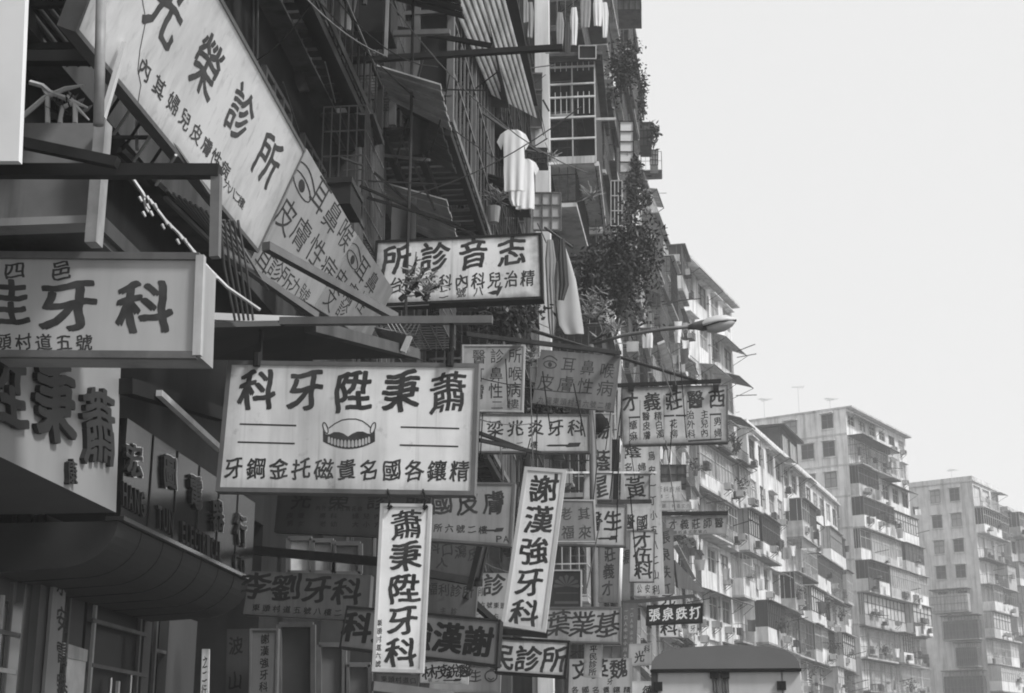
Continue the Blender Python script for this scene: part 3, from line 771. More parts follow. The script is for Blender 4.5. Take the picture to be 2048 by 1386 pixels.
# ================================================================== the shopfronts below
# fascia box with raised black characters
FX = -4.15
fx_pl = (V((FX, 9, 4)), V((1, 0, 0)))
PALEB = mat('board_greywhite', 0.27, 0.4, 0.1, 1.2, 0.1)
GREYB = mat('board_grey', 0.26, 0.5, 0.15, 1.5, 0.15)
o, _, og = sign('fascia_sign', 'pale shop fascia with huge raised black characters under the left canopy', [(-140, 560), (242, 720), (232, 1025), (-140, 846)], 0,
     [('蕭', (200, 856), (201, 856), 64, 140, .06), ('秉', (112, 808), (113, 808), 76, 146, .06), ('陞', (12, 770), (13, 770), 82, 160, .05), ('康', (146, 945), (147, 945), 18, 46, .03)],
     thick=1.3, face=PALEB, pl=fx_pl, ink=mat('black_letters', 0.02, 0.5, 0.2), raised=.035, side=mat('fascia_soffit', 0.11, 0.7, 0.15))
# metal fascia with curved soffit
b = MB(); ps = []
n_ = 10; z1, z0 = 4.35, 3.57
BR_ = mat('brushed_panel', 0.09, 0.22, 0.25, 1.0, 0.2, 0.85, bump=0.06)
b.box(XW - .12, XW, 11.22, 15.05, z0, z1, BR_)
for k in range(1, 6): Y = 11.2 + k * .64; b.box(XW, XW + .008, Y - .01, Y + .01, z0 + .02, z1, STEEL)
b.box(XW - .12, XW + .03, 11.22, 15.05, z0 - .035, z0 - .002, CHROME)
c = MB(); pr = []
for k in range(n_ + 1):
    t = math.pi / 2 * k / n_; pr.append((XW - .02 - .46 * (1 - math.cos(t)), z0 - .04 - .36 * math.sin(t)))
pr += [(XW - 1.02, z0 - .43), (XW - 1.02, z0 - .04)]
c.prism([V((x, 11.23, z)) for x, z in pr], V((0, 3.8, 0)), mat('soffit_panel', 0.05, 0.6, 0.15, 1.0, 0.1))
for k in range(1, 7): c.tube([V((x + .004, 11.23 + k * .54, z - .004)) for x, z in pr[:-1]], .003, IRON, 4)
mf = b.thing('metal_fascia', 'shiny metal shop fascia with raised characters above a curved soffit', 'sign')
c.build('curved_soffit', mf, mf.location)
beam('metal_trim', 'bright metal trim tube running above the shiny shop fascia', atX(318, 786, -4.0), atX(440, 898, -4.0), .05, STEELL)
beam('metal_trim', 'dark ledge running above the bright trim tube of the shop', atX(250, 772, -4.1), atX(445, 830, -4.1), .12, SOOT)
m_pl = (V((XW, 12, 4)), V((1, 0, 0)))
t_ = MB()
BL = mat('black_letters', 0.02, 0.5, 0.2)
for ch, x, y, w_, h_ in (('宏', 270, 922, 30, 62), ('圖', 341, 945, 24, 62), ('電', 393, 985, 22, 62), ('器', 437, 1032, 20, 58), ('行', 484, 1062, 18, 58)):
    put_char(t_, m_pl, ch, (x, y), (w_, w_ * .48), (0, h_), CHROME, .10, True, depth=.012)
    put_char(t_, m_pl, ch, (x, y), (w_, w_ * .48), (0, h_), BL, .045, True, depth=.03)
def latin(word, xa, ya, xb, yb, h_):
    for i, ch in enumerate(word):
        k = (i + .5) / len(word); x = xa + (xb - xa) * k; w_ = (xb - xa) / len(word) * .72
        put_char(t_, m_pl, ch, (x, ya + (yb - ya) * k), (w_, w_ * .48), (0, h_), BL, .03, False, depth=.02)
latin('HANG', 245, 985, 292, 1012, 48); latin('TUN', 315, 1032, 348, 1048, 45); latin('ELECTRICAL', 364, 1062, 446, 1108, 42); latin('CO', 468, 1122, 492, 1136, 40)
t_.build('lettering', mf, mf.location)

# recessed shop wall, seen under the soffits (plane x = -5.25)
SX = -5.25
S_ = empty('shopfront', 'dim recessed shopfront with metal framed windows below the curved soffit', 'shop', (SX, 11, 0))
SO = S_.location.copy()
def strip(mb, x0, x1, ytop0, ytop1, ybot, X, th, m):
    a, b_ = atX(x0, ytop0, X), atX(x1, ytop1, X); zb = atX(x0, ybot, X).z
    mb.prism([a, b_, V((X, b_.y, zb)), V((X, a.y, zb))], V((-th, 0, 0)), m)
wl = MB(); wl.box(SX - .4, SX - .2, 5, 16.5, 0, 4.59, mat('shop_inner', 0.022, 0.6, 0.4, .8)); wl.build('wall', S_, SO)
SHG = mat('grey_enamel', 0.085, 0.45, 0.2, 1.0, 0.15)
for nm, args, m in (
    ('transom', (-120, 62, 1060, 1105, 1165, SX - .02, .1), SHG), ('door_glass', (-120, 46, 1160, 1175, 1480, SX - .12, .03), mat('painted_reflection', 0.8, 0.15, 0.8, 1.4, 0.2)),  # door glass: its reflection is painted as a pale mottled colour
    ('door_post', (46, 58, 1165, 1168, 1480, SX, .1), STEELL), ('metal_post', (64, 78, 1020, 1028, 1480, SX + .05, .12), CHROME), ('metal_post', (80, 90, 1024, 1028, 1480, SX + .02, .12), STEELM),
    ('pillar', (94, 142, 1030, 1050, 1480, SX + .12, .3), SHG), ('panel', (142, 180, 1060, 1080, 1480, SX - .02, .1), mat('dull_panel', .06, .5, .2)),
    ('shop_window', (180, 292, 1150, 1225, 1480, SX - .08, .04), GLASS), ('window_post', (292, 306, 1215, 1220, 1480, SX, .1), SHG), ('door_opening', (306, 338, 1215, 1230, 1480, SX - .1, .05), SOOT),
    ('enamel_panel', (340, 402, 1225, 1245, 1480, SX + .05, .1), SHG), ('window_head', (128, 176, 1285, 1300, 1314, SX + .02, .06), STEELL), ('white_pane', (128, 172, 1312, 1320, 1480, SX + .0, .03), mat('pale_pane', .6, .3, .8, 2))):  # the last pane has a pale mottled colour
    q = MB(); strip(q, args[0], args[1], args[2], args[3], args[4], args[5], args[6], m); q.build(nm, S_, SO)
for x, yt, yb, m in ((150, 1090, 1480, STEELM), (196, 1165, 1480, STEELL), (222, 1355, 1480, CHROME), (238, 1362, 1480, WHITEW), (262, 1350, 1480, CHROME), (284, 1215, 1480, STEELM), (316, 1222, 1480, STEELM), (372, 1235, 1480, STEELM), (28, 1165, 1480, STEELM), (8, 1190, 1480, STEELL)):
    q = MB(); strip(q, x, x + 3, yt, yt + 1, yb, SX + .03, .03, m); q.build('window_bar', S_, SO)
for x0_, x1_, y, m in ((182, 290, 1240, STEELM), (182, 290, 1330, STEELM), (-60, 44, 1250, STEELM), (-60, 44, 1330, STEELL), (308, 336, 1300, STEELM)):
    q = MB(); a, b_ = atX(x0_, y, SX + .02), atX(x1_, y + (x1_ - x0_) * .42, SX + .02); b_.z = a.z; q.bar(a, b_, .035, m); q.build('window_bar', S_, SO)
sx_pl = (V((SX + .13, 8, 3)), V((1, 0, 0)))
q = MB(); strip(q, 112, 137, 1112, 1122, 1480, SX + .16, .028, GREYB); pq = q.thing('shop_plaque', 'narrow vertical plaque with faded characters on the grey shop pillar', 'sign')
q = MB(); pl_ = (V((SX + .162, 8, 3)), V((1, 0, 0)))
for ch, y in (('永', 1168), ('安', 1240), ('電', 1310), ('器', 1372)): put_char(q, pl_, ch, (124, y), (19, 9), (0, 46), INK, .03)
q.build('lettering', pq, pq.location)

# ================================================================== top left corner: balcony, pipe, beams
STEELP = mat('worn_painted_steel', .26, .5, .5, 5.0, .5)
CB = empty('concrete_balcony', 'stained concrete balcony box at the left edge with a metal pipe beside it', 'balcony', at(100, 480, 8.4))
CO_ = CB.location.copy()
def cp(mb, name): return mb.build(name, CB, CO_)
Yb = 8.3
q = MB(); a, b_ = at(-160, 246, Yb), at(196, 246, Yb); zb = at(190, 436, Yb).z
q.prism([a, b_, V((b_.x, Yb, zb)), V((a.x, Yb, zb))], V((0, .12, 0)), mat('wet_concrete', .19, .7, .5, 1.6, .75, bump=.2))
q.box(a.x, b_.x, Yb + .122, Yb + 1.6, zb, zb + .1, CONCD); cp(q, 'parapet')
q = MB(); zt = zb - .002; q.box(a.x, b_.x + .03, Yb - .06, Yb + .1, zt - .05, zt, CONC); q.box(a.x, b_.x - .03, Yb + .102, Yb + 1.5, zt - .05, zt - .003, CONCD); cp(q, 'rim')
q = MB(); u0, u1 = at(191, 248, Yb - .1), at(213, 250, Yb - .1); q.box(u0.x, u1.x, Yb - .12, Yb - .005, at(200, 485, Yb - .1).z, u0.z + .02, STEELP); cp(q, 'corner_post')
q = MB(); q.tube([at(203, -30, 7.75), at(197, 250, 7.75)], .032, STEELP, 10); smooth(q.thing('pipe', 'pale metal pipe standing upright above the concrete balcony corner', 'pipe'))
# white board at the extreme left
o_, _, _ = sign('white_board', 'blank sunlit whitewashed board upright at the extreme left edge', [(-60, -40), (52, -40), (37, 322), (-60, 322)], 7.6, thick=.05, face=WHITEW)
beam('steel_beam', 'heavy dark steel beam across the left edge holding the lower sign', at(-60, 342, 8.0), at(440, 343, 8.0), .075, STEEL)
beam('steel_post', 'dark upright post hanging from the heavy beam end', at(433, 352, 8.0), at(430, 515, 8.0), .055, STEELM, 'post')
beam('steel_strut', 'dark diagonal strut sloping down onto the heavy beam', at(-60, 264, 7.9), at(235, 326, 7.9), .062, STEEL, 'strut')
beam('steel_beam', 'short dark beam behind the pale upright pipe', at(45, 116, 8.6), at(242, 116, 8.6), .08, STEEL)
beam('steel_strut', 'pale slanted strut beside the upright pipe', at(250, 86, 8.35), at(206, 236, 8.3), .03, STEELL, 'strut', .04)
# pergola of slats at the top left; a pale panel behind stands for daylight
sg = MB()
for k in range(11):
    x = -10 + k * 22; sg.bar(at(x, -60, 8.7), at(x + 150, 130, 9.3), .04, STEEL if k % 2 else IRON)
sg.bar(at(30, 10, 8.9), at(160, 6, 8.9), .05, STEEL); sg.bar(at(45, 95, 9.1), at(220, 92, 9.1), .05, STEEL)
sg.thing('slatted_roof', 'slatted roof of dark bars with pale gaps at the top left', 'roof')
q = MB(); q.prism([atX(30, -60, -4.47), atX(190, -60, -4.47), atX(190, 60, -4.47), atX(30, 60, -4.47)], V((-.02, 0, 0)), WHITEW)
q.thing('pale_backing_panel', 'pale panel added for brightness behind the slatted roof', 'panel')
sg = MB()
for k in range(9):
    x = 205 + k * 17; sg.bar(at(x, 150 + k * 16, 9.6), at(x + 90, 262 + k * 18, 10.6), .02, STEELM)
for k in range(6):
    x = 212 + k * 22; sg.bar(at(x + 30, 190 + k * 24, 9.7), at(x - 10, 250 + k * 24, 10.1), .018, STEELL if k % 2 else STEEL)
sg.bar(at(205, 275, 9.9), at(300, 275, 9.9), .025, STEEL); sg.bar(at(272, 170, 9.9), at(274, 300, 9.9), .02, STEELM)
sg.thing('window_grille', 'rusty window grille of crossing bars between the pipe and the large tilted sign', 'grille')
sg = MB()
for k in range(12):
    x = 395 + k * 11; sg.bar(at(x - 60, 380 + k * 6, 10.8), at(x + 20, 470 + k * 10, 11.6), .018, STEELM)
sg.bar(at(240, 300, 10.2), at(500, 545, 12.2), .05, STEEL); sg.bar(at(330, 395, 10.6), at(480, 540, 11.8), .03, STEELM)
sg.thing('railing', 'sloping iron railing under the lower edge of the large tilted sign', 'railing')
# tangled cable with white insulators
pts = [(262, 352), (285, 385), (292, 415), (300, 400), (330, 440), (360, 470), (385, 500), (420, 540), (455, 575), (520, 620)]
q = MB(); q.tube([at(x, y, 9.4) for x, y in pts], .012, STEELL, 5)
for x, y in pts[1:8]:
    for dx, dy in ((0, 0), (9, 8), (-6, 9)): c0 = at(x + dx, y + dy, 9.38); q.tube([c0, c0 + V((.02, 0, -.035))], [.013, .009], STEELL, 6)
q.thing('cable', 'twisted cable with white insulators drooping below the heavy beam', 'cable')
for i in range(5):
    x = 440 + i * 9; wire('cable', 'bundle of thin cables sagging beside the steel post', [at(x, 440, 10), at(x + 8 + i * 2, 530, 10.2), at(x + 30, 640, 10.6)], .01, STEELM, group='cables beside the steel post')
# plant stems in the balcony
q = MB()
for pts in (((46, 232), (90, 195), (130, 178), (168, 170)), ((60, 165), (85, 172), (100, 185), (140, 200), (178, 240)), ((95, 246), (95, 190), (85, 178)), ((120, 246), (125, 215), (150, 205), (175, 215)), ((150, 246), (150, 205), (135, 190))):
    P = [at(x, y, 8.55) for x, y in pts]; q.tube(P, [.018] * (len(P) - 1) + [.006], CONCM, 5)
for i in range(60):
    p = at(R.uniform(110, 160), R.uniform(205, 244), 8.6); q.leaf(p, (R.uniform(-1, 1), R.uniform(-1, 1), R.uniform(.2, 1)), .11, .035, LEAFL if i % 3 == 0 else LEAF)
q.thing('potted_palm', 'bare arching plant stems rising from the concrete balcony box', 'plant')

# ================================================================== canopy and beam over the big dental sign
b = MB()
b.prism([at(420, 655, 10.4), at(620, 650, 11.3), at(832, 706, 14.5), at(828, 716, 14.5), at(600, 720, 13.0), at(420, 720, 12.4)], V((0, .05, .06)), mat('canopy_under', 0.05, 0.7, 0.3))
cn = b.thing('canopy', 'grey sheet canopy edge sloping down behind the big dental sign', 'canopy')
b = MB(); b.bar(at(620, 652, 11.25), at(830, 708, 14.4), .10, TIN); b.build('edge', cn, cn.location)
b = MB(); b.bar(at(425, 634, 11.2), at(632, 643, 11.2), .058, mat('pale_edge', 0.8, 0.5, 0.05)); b.thing('steel_beam', 'bright metal edge strip above the big dental sign', 'beam')  # strip in a matte near-white colour
beam('steel_beam', 'long grey tube beam carrying the big dental sign', at(560, 643, 11.05), at(985, 640, 11.05), .06, STEELM)
for i in range(4):
    wire('cable', 'looped thin cables hanging from the long grey tube beam', [at(775 + i * 8, 648, 11), at(783 + i * 10, 662 + i * 3, 11), at(800 + i * 10, 664 + i * 2, 11), at(815 + i * 8, 648, 11)], .006, STEELM, group='cables looped under the tube beam')
sheet('tin_hood', 'bent shiny tin hood end below the long grey beam', [at(748, 655, 14), at(812, 668, 13.6), at(815, 704, 13.6), at(765, 690, 14)], .03, STEELM)
beam('steel_strut', 'bright tin strip on the bent hood end', at(820, 672, 13.5), at(806, 704, 13.5), .05, STEELL, 'strut')

# mottled shop panes and dull doors behind the lower signs
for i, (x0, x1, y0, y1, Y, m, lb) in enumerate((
    (578, 625, 1078, 1146, 17.2, mat('shop_display', 0.7, 0.4, 0.9, 3.0), 'pale shop pane with dark blotches between the dim lower signs'),
    (628, 668, 1082, 1146, 17.2, mat('shop_pane2', 0.4, 0.4, 0.9, 3.0), 'second grey shop pane right of the pale blotched one'),
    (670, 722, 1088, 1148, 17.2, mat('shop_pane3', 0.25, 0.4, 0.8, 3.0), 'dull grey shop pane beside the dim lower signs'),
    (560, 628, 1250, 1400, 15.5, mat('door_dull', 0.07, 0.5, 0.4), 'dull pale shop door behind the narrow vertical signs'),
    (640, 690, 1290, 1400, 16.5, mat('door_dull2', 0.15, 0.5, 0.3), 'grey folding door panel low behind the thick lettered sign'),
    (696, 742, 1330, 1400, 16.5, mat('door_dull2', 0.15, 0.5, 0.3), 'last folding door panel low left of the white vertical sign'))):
    q = MB(); P = [at(x0, y0, Y), at(x1, y0, Y), at(x1, y1, Y), at(x0, y1, Y)]; q.prism(P, V((0, .06, 0)), m); f = MB()
    o = q.thing('shop_display', lb, 'window')
    for a, c in ((0, 1), (1, 2), (2, 3), (3, 0)): f.bar(P[a] + V((0, -.03, 0)), P[c] + V((0, -.03, 0)), .05, STEELM)
    f.build('frame', o, o.location)
beam('steel_beam', 'dark beam sloping across the bright shop panes', at(500, 1100, 15.5), at(830, 1130, 15), .09, STEEL)

# ================================================================== the signs
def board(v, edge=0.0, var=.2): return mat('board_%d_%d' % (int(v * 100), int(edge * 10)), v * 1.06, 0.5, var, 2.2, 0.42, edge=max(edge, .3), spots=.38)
# 1. large tilted sign running along the balcony
c_pl = plane3(at(610, 300, 12), at(515, 505, 12), atX(150, 65, -3.43))
C4 = [(285, -290), (610, 300), (515, 505), (150, 62)]

def along(s, x, y, w_, h_, bd=.03): return (s, (x, y), (x + .1, y), w_, h_, bd)
def draw_c(tb, pl, m):
    for ch, x, y, w_, h_ in (('光', 332, 18, 86, 122), ('榮', 413, 135, 66, 102), ('診', 480, 230, 58, 92), ('所', 535, 322, 56, 88)):
        put_char(tb, pl, ch, (x, y), (w_ * .53, w_ * .85), (-h_ * .38, h_ * .93), m, .03)
    for i, (ch, x, y) in enumerate((('內', 290, 140), ('其', 318, 176), ('婦', 347, 208), ('兒', 370, 240), ('皮', 393, 268), ('膚', 414, 294), ('性', 432, 318), ('病', 450, 340))):
        put_char(tb, pl, ch, (x, y), (17 - i * .6, 26 - i), (-14 + i * .5, 34 - i * .9), m, .035)
    for ch, x, y in (('六', 455, 372), ('八', 465, 384), ('二', 474, 394), ('樓', 483, 405)): put_char(tb, pl, ch, (x, y), (9, 13), (-7, 17), m, .03)
    stroke_px(tb, pl, [(284, -5), (292, 40), (280, 100), (276, 140), (282, 170), (276, 205)], 1.6, m)
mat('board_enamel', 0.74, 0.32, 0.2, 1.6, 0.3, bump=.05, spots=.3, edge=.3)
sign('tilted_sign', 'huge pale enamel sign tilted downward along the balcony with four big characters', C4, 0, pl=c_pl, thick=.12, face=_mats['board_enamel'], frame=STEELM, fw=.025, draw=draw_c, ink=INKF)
# 2, 3. eye clinic panels beyond it
GX = mat('board_eye', 0.4, 0.5, 0.2, 2.0, 0.3)
def draw_eye1(tb, pl, m):
    eye_px(tb, pl, (606, 366), (34, 62), (-24, 58), m)
    for ch, x, y, w_, h_ in (('耳', 640, 392, 44, 62), ('鼻', 664, 436, 40, 58), ('喉', 690, 470, 36, 52), ('皮', 572, 432, 46, 64), ('膚', 602, 468, 44, 60), ('性', 632, 505, 42, 56), ('病', 656, 540, 38, 50), ('耳', 528, 520, 40, 50), ('診', 552, 540, 34, 44), ('所', 572, 560, 34, 42), ('九', 592, 576, 28, 36), ('號', 608, 590, 26, 34)):
        put_char(tb, pl, ch, (x, y), (w_ * .5, w_ * .75), (-h_ * .45, h_ * .85), m, .0, False)
p1 = plane3(at(612, 298, 12.3), at(715, 468, 15.0), at(505, 545, 12.3))
sign('eye_clinic_sign', 'grey eye clinic board with an eye drawing directly beyond the huge tilted sign', [(614, 298), (714, 470), (628, 612), (505, 545)], 0, pl=p1, thick=.06, face=GX, draw=draw_eye1)
def draw_eye2(tb, pl, m):
    eye_px(tb, pl, (707, 515), (20, 34), (-18, 46), m)
    for ch, x, y, w_, h_ in (('耳', 724, 540, 30, 46), ('鼻', 744, 566, 26, 40), ('皮', 680, 562, 30, 46), ('膚', 702, 588, 28, 42), ('性', 724, 606, 24, 38), ('文', 660, 600, 26, 40), ('診', 684, 622, 24, 36)):
        put_char(tb, pl, ch, (x, y), (w_ * .5, w_ * .75), (-h_ * .45, h_ * .85), m, .0, False)
p2 = plane3(at(715, 470, 15.1), at(787, 580, 17.3), at(630, 614, 15.1))
sign('eye_clinic_sign', 'second grey eye clinic board, small and far end of the tilted row', [(716, 471), (787, 580), (738, 682), (630, 614)], 0, pl=p2, thick=.06, face=GX, draw=draw_eye2)
beam('steel_beam', 'dark beam crossing diagonally in front of the eye clinic boards', at(532, 492, 11.6), at(790, 634, 14.2), .075, STEELM)
beam('steel_beam', 'thin rail sloping under the eye clinic boards', at(440, 500, 11), at(632, 632, 12.2), .06, STEELM)

# 4. box sign at the left edge
b4 = mat('board_bluegrey', 0.42, 0.4, 0.1, 1.4, 0.2)
o, pl4, og4 = sign('box_sign', 'long grey box sign at the left edge with four rows of dark characters', [(-160, 512), (400, 516), (393, 708), (-160, 704)], 8.5,
     [('四', (29, 542), (30, 542), 42, 36, .04), ('邑', (122, 542), (123, 542), 42, 40, .04), ('佳', (10, 608), (11, 608), 92, 98, .05), ('牙', (136, 614), (137, 614), 120, 104, .06), ('科', (290, 616), (291, 616), 110, 108, .06), ('東頭村道五號', (-34, 684), (168, 686), 32, 34, .04)],
     thick=.34, face=b4, side=mat('sign_side', 0.35, 0.6, 0.2, 2, .3))
q = MB(); 
for a, b_ in (((400, 514), (-160, 510)), ((394, 711), (-160, 707))): q.bar(on(pl4, *a, .0), on(pl4, *b_, .0), .045, STEELM)
q.bar(on(pl4, 402, 512), on(pl4, 395, 712), .05, STEELL)
q.build('frame', o, og4)
# 5. the big dental sign
def denture(tb, pl, m):
    for pts in (((480, 848), (592, 851)), ((476, 884), (589, 887)), ((802, 854), (918, 857)), ((800, 890), (916, 893))): stroke_px(tb, pl, pts, 3.2, m)
    A = [(658, 856), (670, 847), (684, 840), (697, 838), (712, 838), (725, 842), (736, 850), (742, 856)]
    stroke_px(tb, pl, A, 2.2, m)
    for cx, sg_ in ((651, 1), (746, -1)):
        ring = [(cx + 4.5 * math.cos(t) + sg_ * 3 * math.sin(t), 856 + 11 * math.sin(t)) for t in [i * math.pi / 7 for i in range(15)]]
        stroke_px(tb, pl, ring, 2.2, m)
    top = [(646, 860), (652, 869), (660, 868), (668, 864), (678, 864), (687, 867), (696, 873), (705, 867), (715, 863), (726, 863), (735, 867), (743, 868), (750, 860)]
    bot = [(750, 874), (747, 884), (735, 892), (718, 896), (698, 898), (678, 896), (662, 892), (649, 884), (645, 874)]
    for i in range(len(top) - 1):
        k0, k1 = i / (len(top) - 1), (i + 1) / (len(top) - 1)
        yb = lambda x: 898 - 15 * ((x - 698) / 52) ** 2
        poly_px(tb, pl, [top[i], top[i + 1], (top[i + 1][0], yb(top[i + 1][0])), (top[i][0], yb(top[i][0]))], m)
    for i in range(13):
        x = 698 + (i - 6) * 7.6 * (1 - .02 * abs(i - 6)); hw = 3.1 - .12 * abs(i - 6); yb = 896 - 15 * ((x - 698) / 52) ** 2
        poly_px(tb, pl, [(x - hw, yb - 3), (x - hw * .8, yb - 13), (x, yb - 17 + abs(i - 6) * .5), (x + hw * .8, yb - 13), (x + hw, yb - 3), (x, yb - .5)], board(.68), .0022)
o, pl5, og5 = sign('dental_sign', 'largest white dental sign with a denture drawing between pairs of lines', [(457, 722), (957, 728), (948, 990), (432, 982)], 11.0,
     [('科牙陞秉蕭', (515, 781), (897, 786), 72, 84, .055), ('牙鋼金托磁貴名國各鑲精', (467, 937), (919, 943), 37, 44, .04)],
     thick=.12, face=board(.68), frame=STEELM, fw=.03, draw=denture)
for x in (516, 901):
    q = MB(); p = on(pl5, x, 722, .0); q.tube([p + V((0, .06, -.06)), p + V((0, .05, .1)), p + V((0, .05, .33))], .018, STEEL, 6); q.tube([p + V((0, -.03, -.05)), p + V((0, -.03, .06))], .03, STEEL, 6); q.build('hook', o, og5)
# 6. white vertical sign hanging from it
o, pl6, og6 = sign('dental_sign', 'narrow white vertical dental sign hooked beneath the largest dental sign', [(762, 1008), (862, 1009), (845, 1345), (745, 1342)], 11.0,
     [('蕭秉陞牙科', (814, 1050), (802, 1306), 62, 60, .05), ('東頭村道六號', (758, 1246), (755, 1328), 13, 14, .03)], thick=.06, face=board(.8), frame=STEELL, fw=.02)
for x in (776, 847):
    q = MB(); p = on(pl6, x, 1014, .02)
    q.tube([p + V((0, 0, 0)), p + V((.02, -.01, .05)), p + V((.0, -.01, .11)), p + V((-.01, .03, .14))], .009, STEEL, 5); q.tube([p + V((0, 0, -.02)), p + V((.03, 0, .01))], .012, STEEL, 5); q.build('hook', o, og6)
# 7. white tilted vertical sign
sign('dental_sign', 'white vertical dental sign leaning to the left beside the hanging one', [(1050, 934), (1132, 940), (1090, 1264), (1003, 1250)], 14.0,
     [('謝漢強牙科', (1087, 978), (1049, 1228), 56, 58, .045)], thick=.07, face=board(.7), frame=STEELL, fw=.03)
# 8. sign up high, its daylight glow painted as darker edges
sign('clinic_sign', 'stained white clinic sign with dark edges above the crowd of signs', [(752, 482), (1082, 466), (1086, 597), (742, 612)], 18.0,
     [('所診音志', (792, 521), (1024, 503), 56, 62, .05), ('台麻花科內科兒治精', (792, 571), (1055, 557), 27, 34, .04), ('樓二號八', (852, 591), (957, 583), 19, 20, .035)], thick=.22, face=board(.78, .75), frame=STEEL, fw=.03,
     draw=lambda tb, pl, m: hand_px(tb, pl, 975, 1006, 583, 22, m))
# 9-12
sign('clinic_sign', 'square grey clinic board of thin characters right of the largest dental sign', [(925, 690), (1050, 690), (1046, 824), (925, 822)], 20.0,
     [('醫診所', (958, 714), (1030, 712), 26, 30, .0), ('耳鼻喉', (955, 750), (1030, 748), 27, 30, .0), ('膚性病', (955, 784), (1028, 780), 28, 32, .01), ('二樓', (994, 810), (1026, 808), 24, 20, .0)], thick=.06, face=board(.42), frame=STEELL, fw=.02, brush=False)
sign('eye_clinic_sign', 'dark grey eye clinic board tilted clockwise between two pale signs', [(1082, 699), (1241, 713), (1228, 823), (1064, 806)], 22.0,
     [('耳鼻喉', (1137, 730), (1214, 742), 28, 32, .0), ('皮膚性病', (1092, 765), (1210, 777), 31, 34, .01), ('九龍東頭村道六號二樓', (1082, 800), (1216, 812), 12, 15, .0)], thick=.06, face=board(.2), ink=mat('dim_ink', .06, .7, .3), brush=False,
     draw=lambda tb, pl, m: eye_px(tb, pl, (1100, 726), (26, 2), (0, 30), m))
sign('dental_sign', 'white horizontal dental sign with a pointing hand just below the grey eye board', [(958, 828), (1179, 829), (1180, 905), (955, 905)], 24.0,
     [('梁兆炎牙科', (990, 858), (1152, 856), 32, 34, .04), ('號二樓', (1010, 891), (1068, 890), 15, 15, .03)], thick=.14, face=board(.68), frame=STEELM, fw=.025, draw=lambda tb, pl, m: hand_px(tb, pl, 1092, 1162, 890, 10, m))
def draw_ten(tb, pl, m):
    for pts in (((1258, 835), (1280, 834)), ((1328, 832), (1348, 831)), ((1352, 831), (1372, 831)), ((1420, 829), (1442, 828)), ((1377, 882), (1442, 878))): stroke_px(tb, pl, pts, 3.5, m)
    for x, y0, y1 in ((1259, 835, 880), (1421, 829, 877), (1442, 829, 877), (1280, 800, 880), (1328, 790, 880), (1374, 790, 880)): stroke_px(tb, pl, [(x, y0), (x, y1)], 1.0, m)
o, pl10, og10 = sign('clinic_sign', 'streaky doctor sign under a black arm against the far blocks', [(1243, 776), (1455, 770), (1456, 884), (1246, 890)], 28.0,
     [('才義莊醫西', (1261, 806), (1434, 798), 33, 38, .05), ('瘡痳', (1267, 850), (1267, 873), 15, 19, .03), ('醫皮膚', (1292, 833), (1294, 871), 15, 18, .03), ('精白濁', (1316, 832), (1320, 868), 15, 18, .03), ('花柳', (1347, 848), (1348, 868), 15, 19, .03), ('治外科', (1381, 830), (1383, 868), 15, 18, .03), ('主兒內', (1409, 829), (1409, 866), 15, 18, .03), ('男婦', (1435, 843), (1436, 866), 15, 18, .03)],
     thick=.2, face=board(.5, .6, .3), draw=draw_ten, frame=STEELM, fw=.015)  # dark rim paints the daylight glow fading outward
beam('sign_bracket', 'black arm holding the streaky doctor sign', at(1235, 771, 28), at(1442, 762, 28), .07, STEEL)
wire('sign_bracket', 'black stay rod sloping down to the streaky doctor sign', [at(1060, 660, 24), at(1395, 762, 28)], .035, STEEL, 'beam')
for x in (1262, 1350, 1432):
    q = MB(); q.bar(at(x, 770, 27.95), at(x, 782, 27.95), .1, STEEL); q.build('hook', o, og10)
# 13.. the cluster below and behind; lowest boards have canopy shade in their colour
sign('signboard', 'tall white column board whose dark top hides its first character', [(1180, 826), (1224, 826), (1222, 944), (1180, 944)], 27.0, [('楊蔭', (1201, 858), (1202, 922), 36, 44, .05)], thick=.08, face=board(.66), frame=STEELL, fw=.02)
q = MB(); cc = at(1198, 846, 26.9)
q.tube([at(1198, 828, 26.9), at(1198, 838, 26.9), at(1198, 852, 26.9), at(1198, 864, 26.9)], [.07, .14, .14, .06], SOOT, 10); smooth(q.thing('lantern', 'dark round lantern hanging over the tall white column board', 'lantern'))
sign('signboard', 'square board with one star-like character above a dark rail', [(1168, 946), (1226, 946), (1224, 1000), (1166, 1000)], 26.0, [('星', (1198, 974), (1199, 974), 38, 46, .05)], thick=.12, face=board(.5), frame=STEELM, fw=.015)
sign('signboard', 'white board with three characters just under the streaky doctor sign', [(1242, 890), (1296, 890), (1296, 944), (1240, 944)], 31.0, [('陰', (1264, 905), (1265, 905), 36, 24, .05), ('名婦', (1257, 934), (1284, 934), 16, 17, .04)], thick=.08, face=board(.68))
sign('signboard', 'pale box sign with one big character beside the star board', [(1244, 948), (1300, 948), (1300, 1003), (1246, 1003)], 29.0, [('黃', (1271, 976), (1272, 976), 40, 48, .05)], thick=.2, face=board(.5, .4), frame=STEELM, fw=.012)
sign('signboard', 'narrow upright strip board marked with a row of small strokes', [(1294, 892), (1318, 892), (1330, 1192), (1300, 1192)], 32.0, [('烏安一丁小五八二山利', (1303, 912), (1312, 1180), 14, 20, .05)], thick=.06, face=board(.6))
sign('signboard', 'board with two characters in the middle of the stacked column of boards', [(1254, 1008), (1302, 1008), (1300, 1060), (1250, 1060)], 30.5, [('醫國', (1258, 1044), (1284, 1046), 22, 32, .05)], thick=.08, face=board(.62))
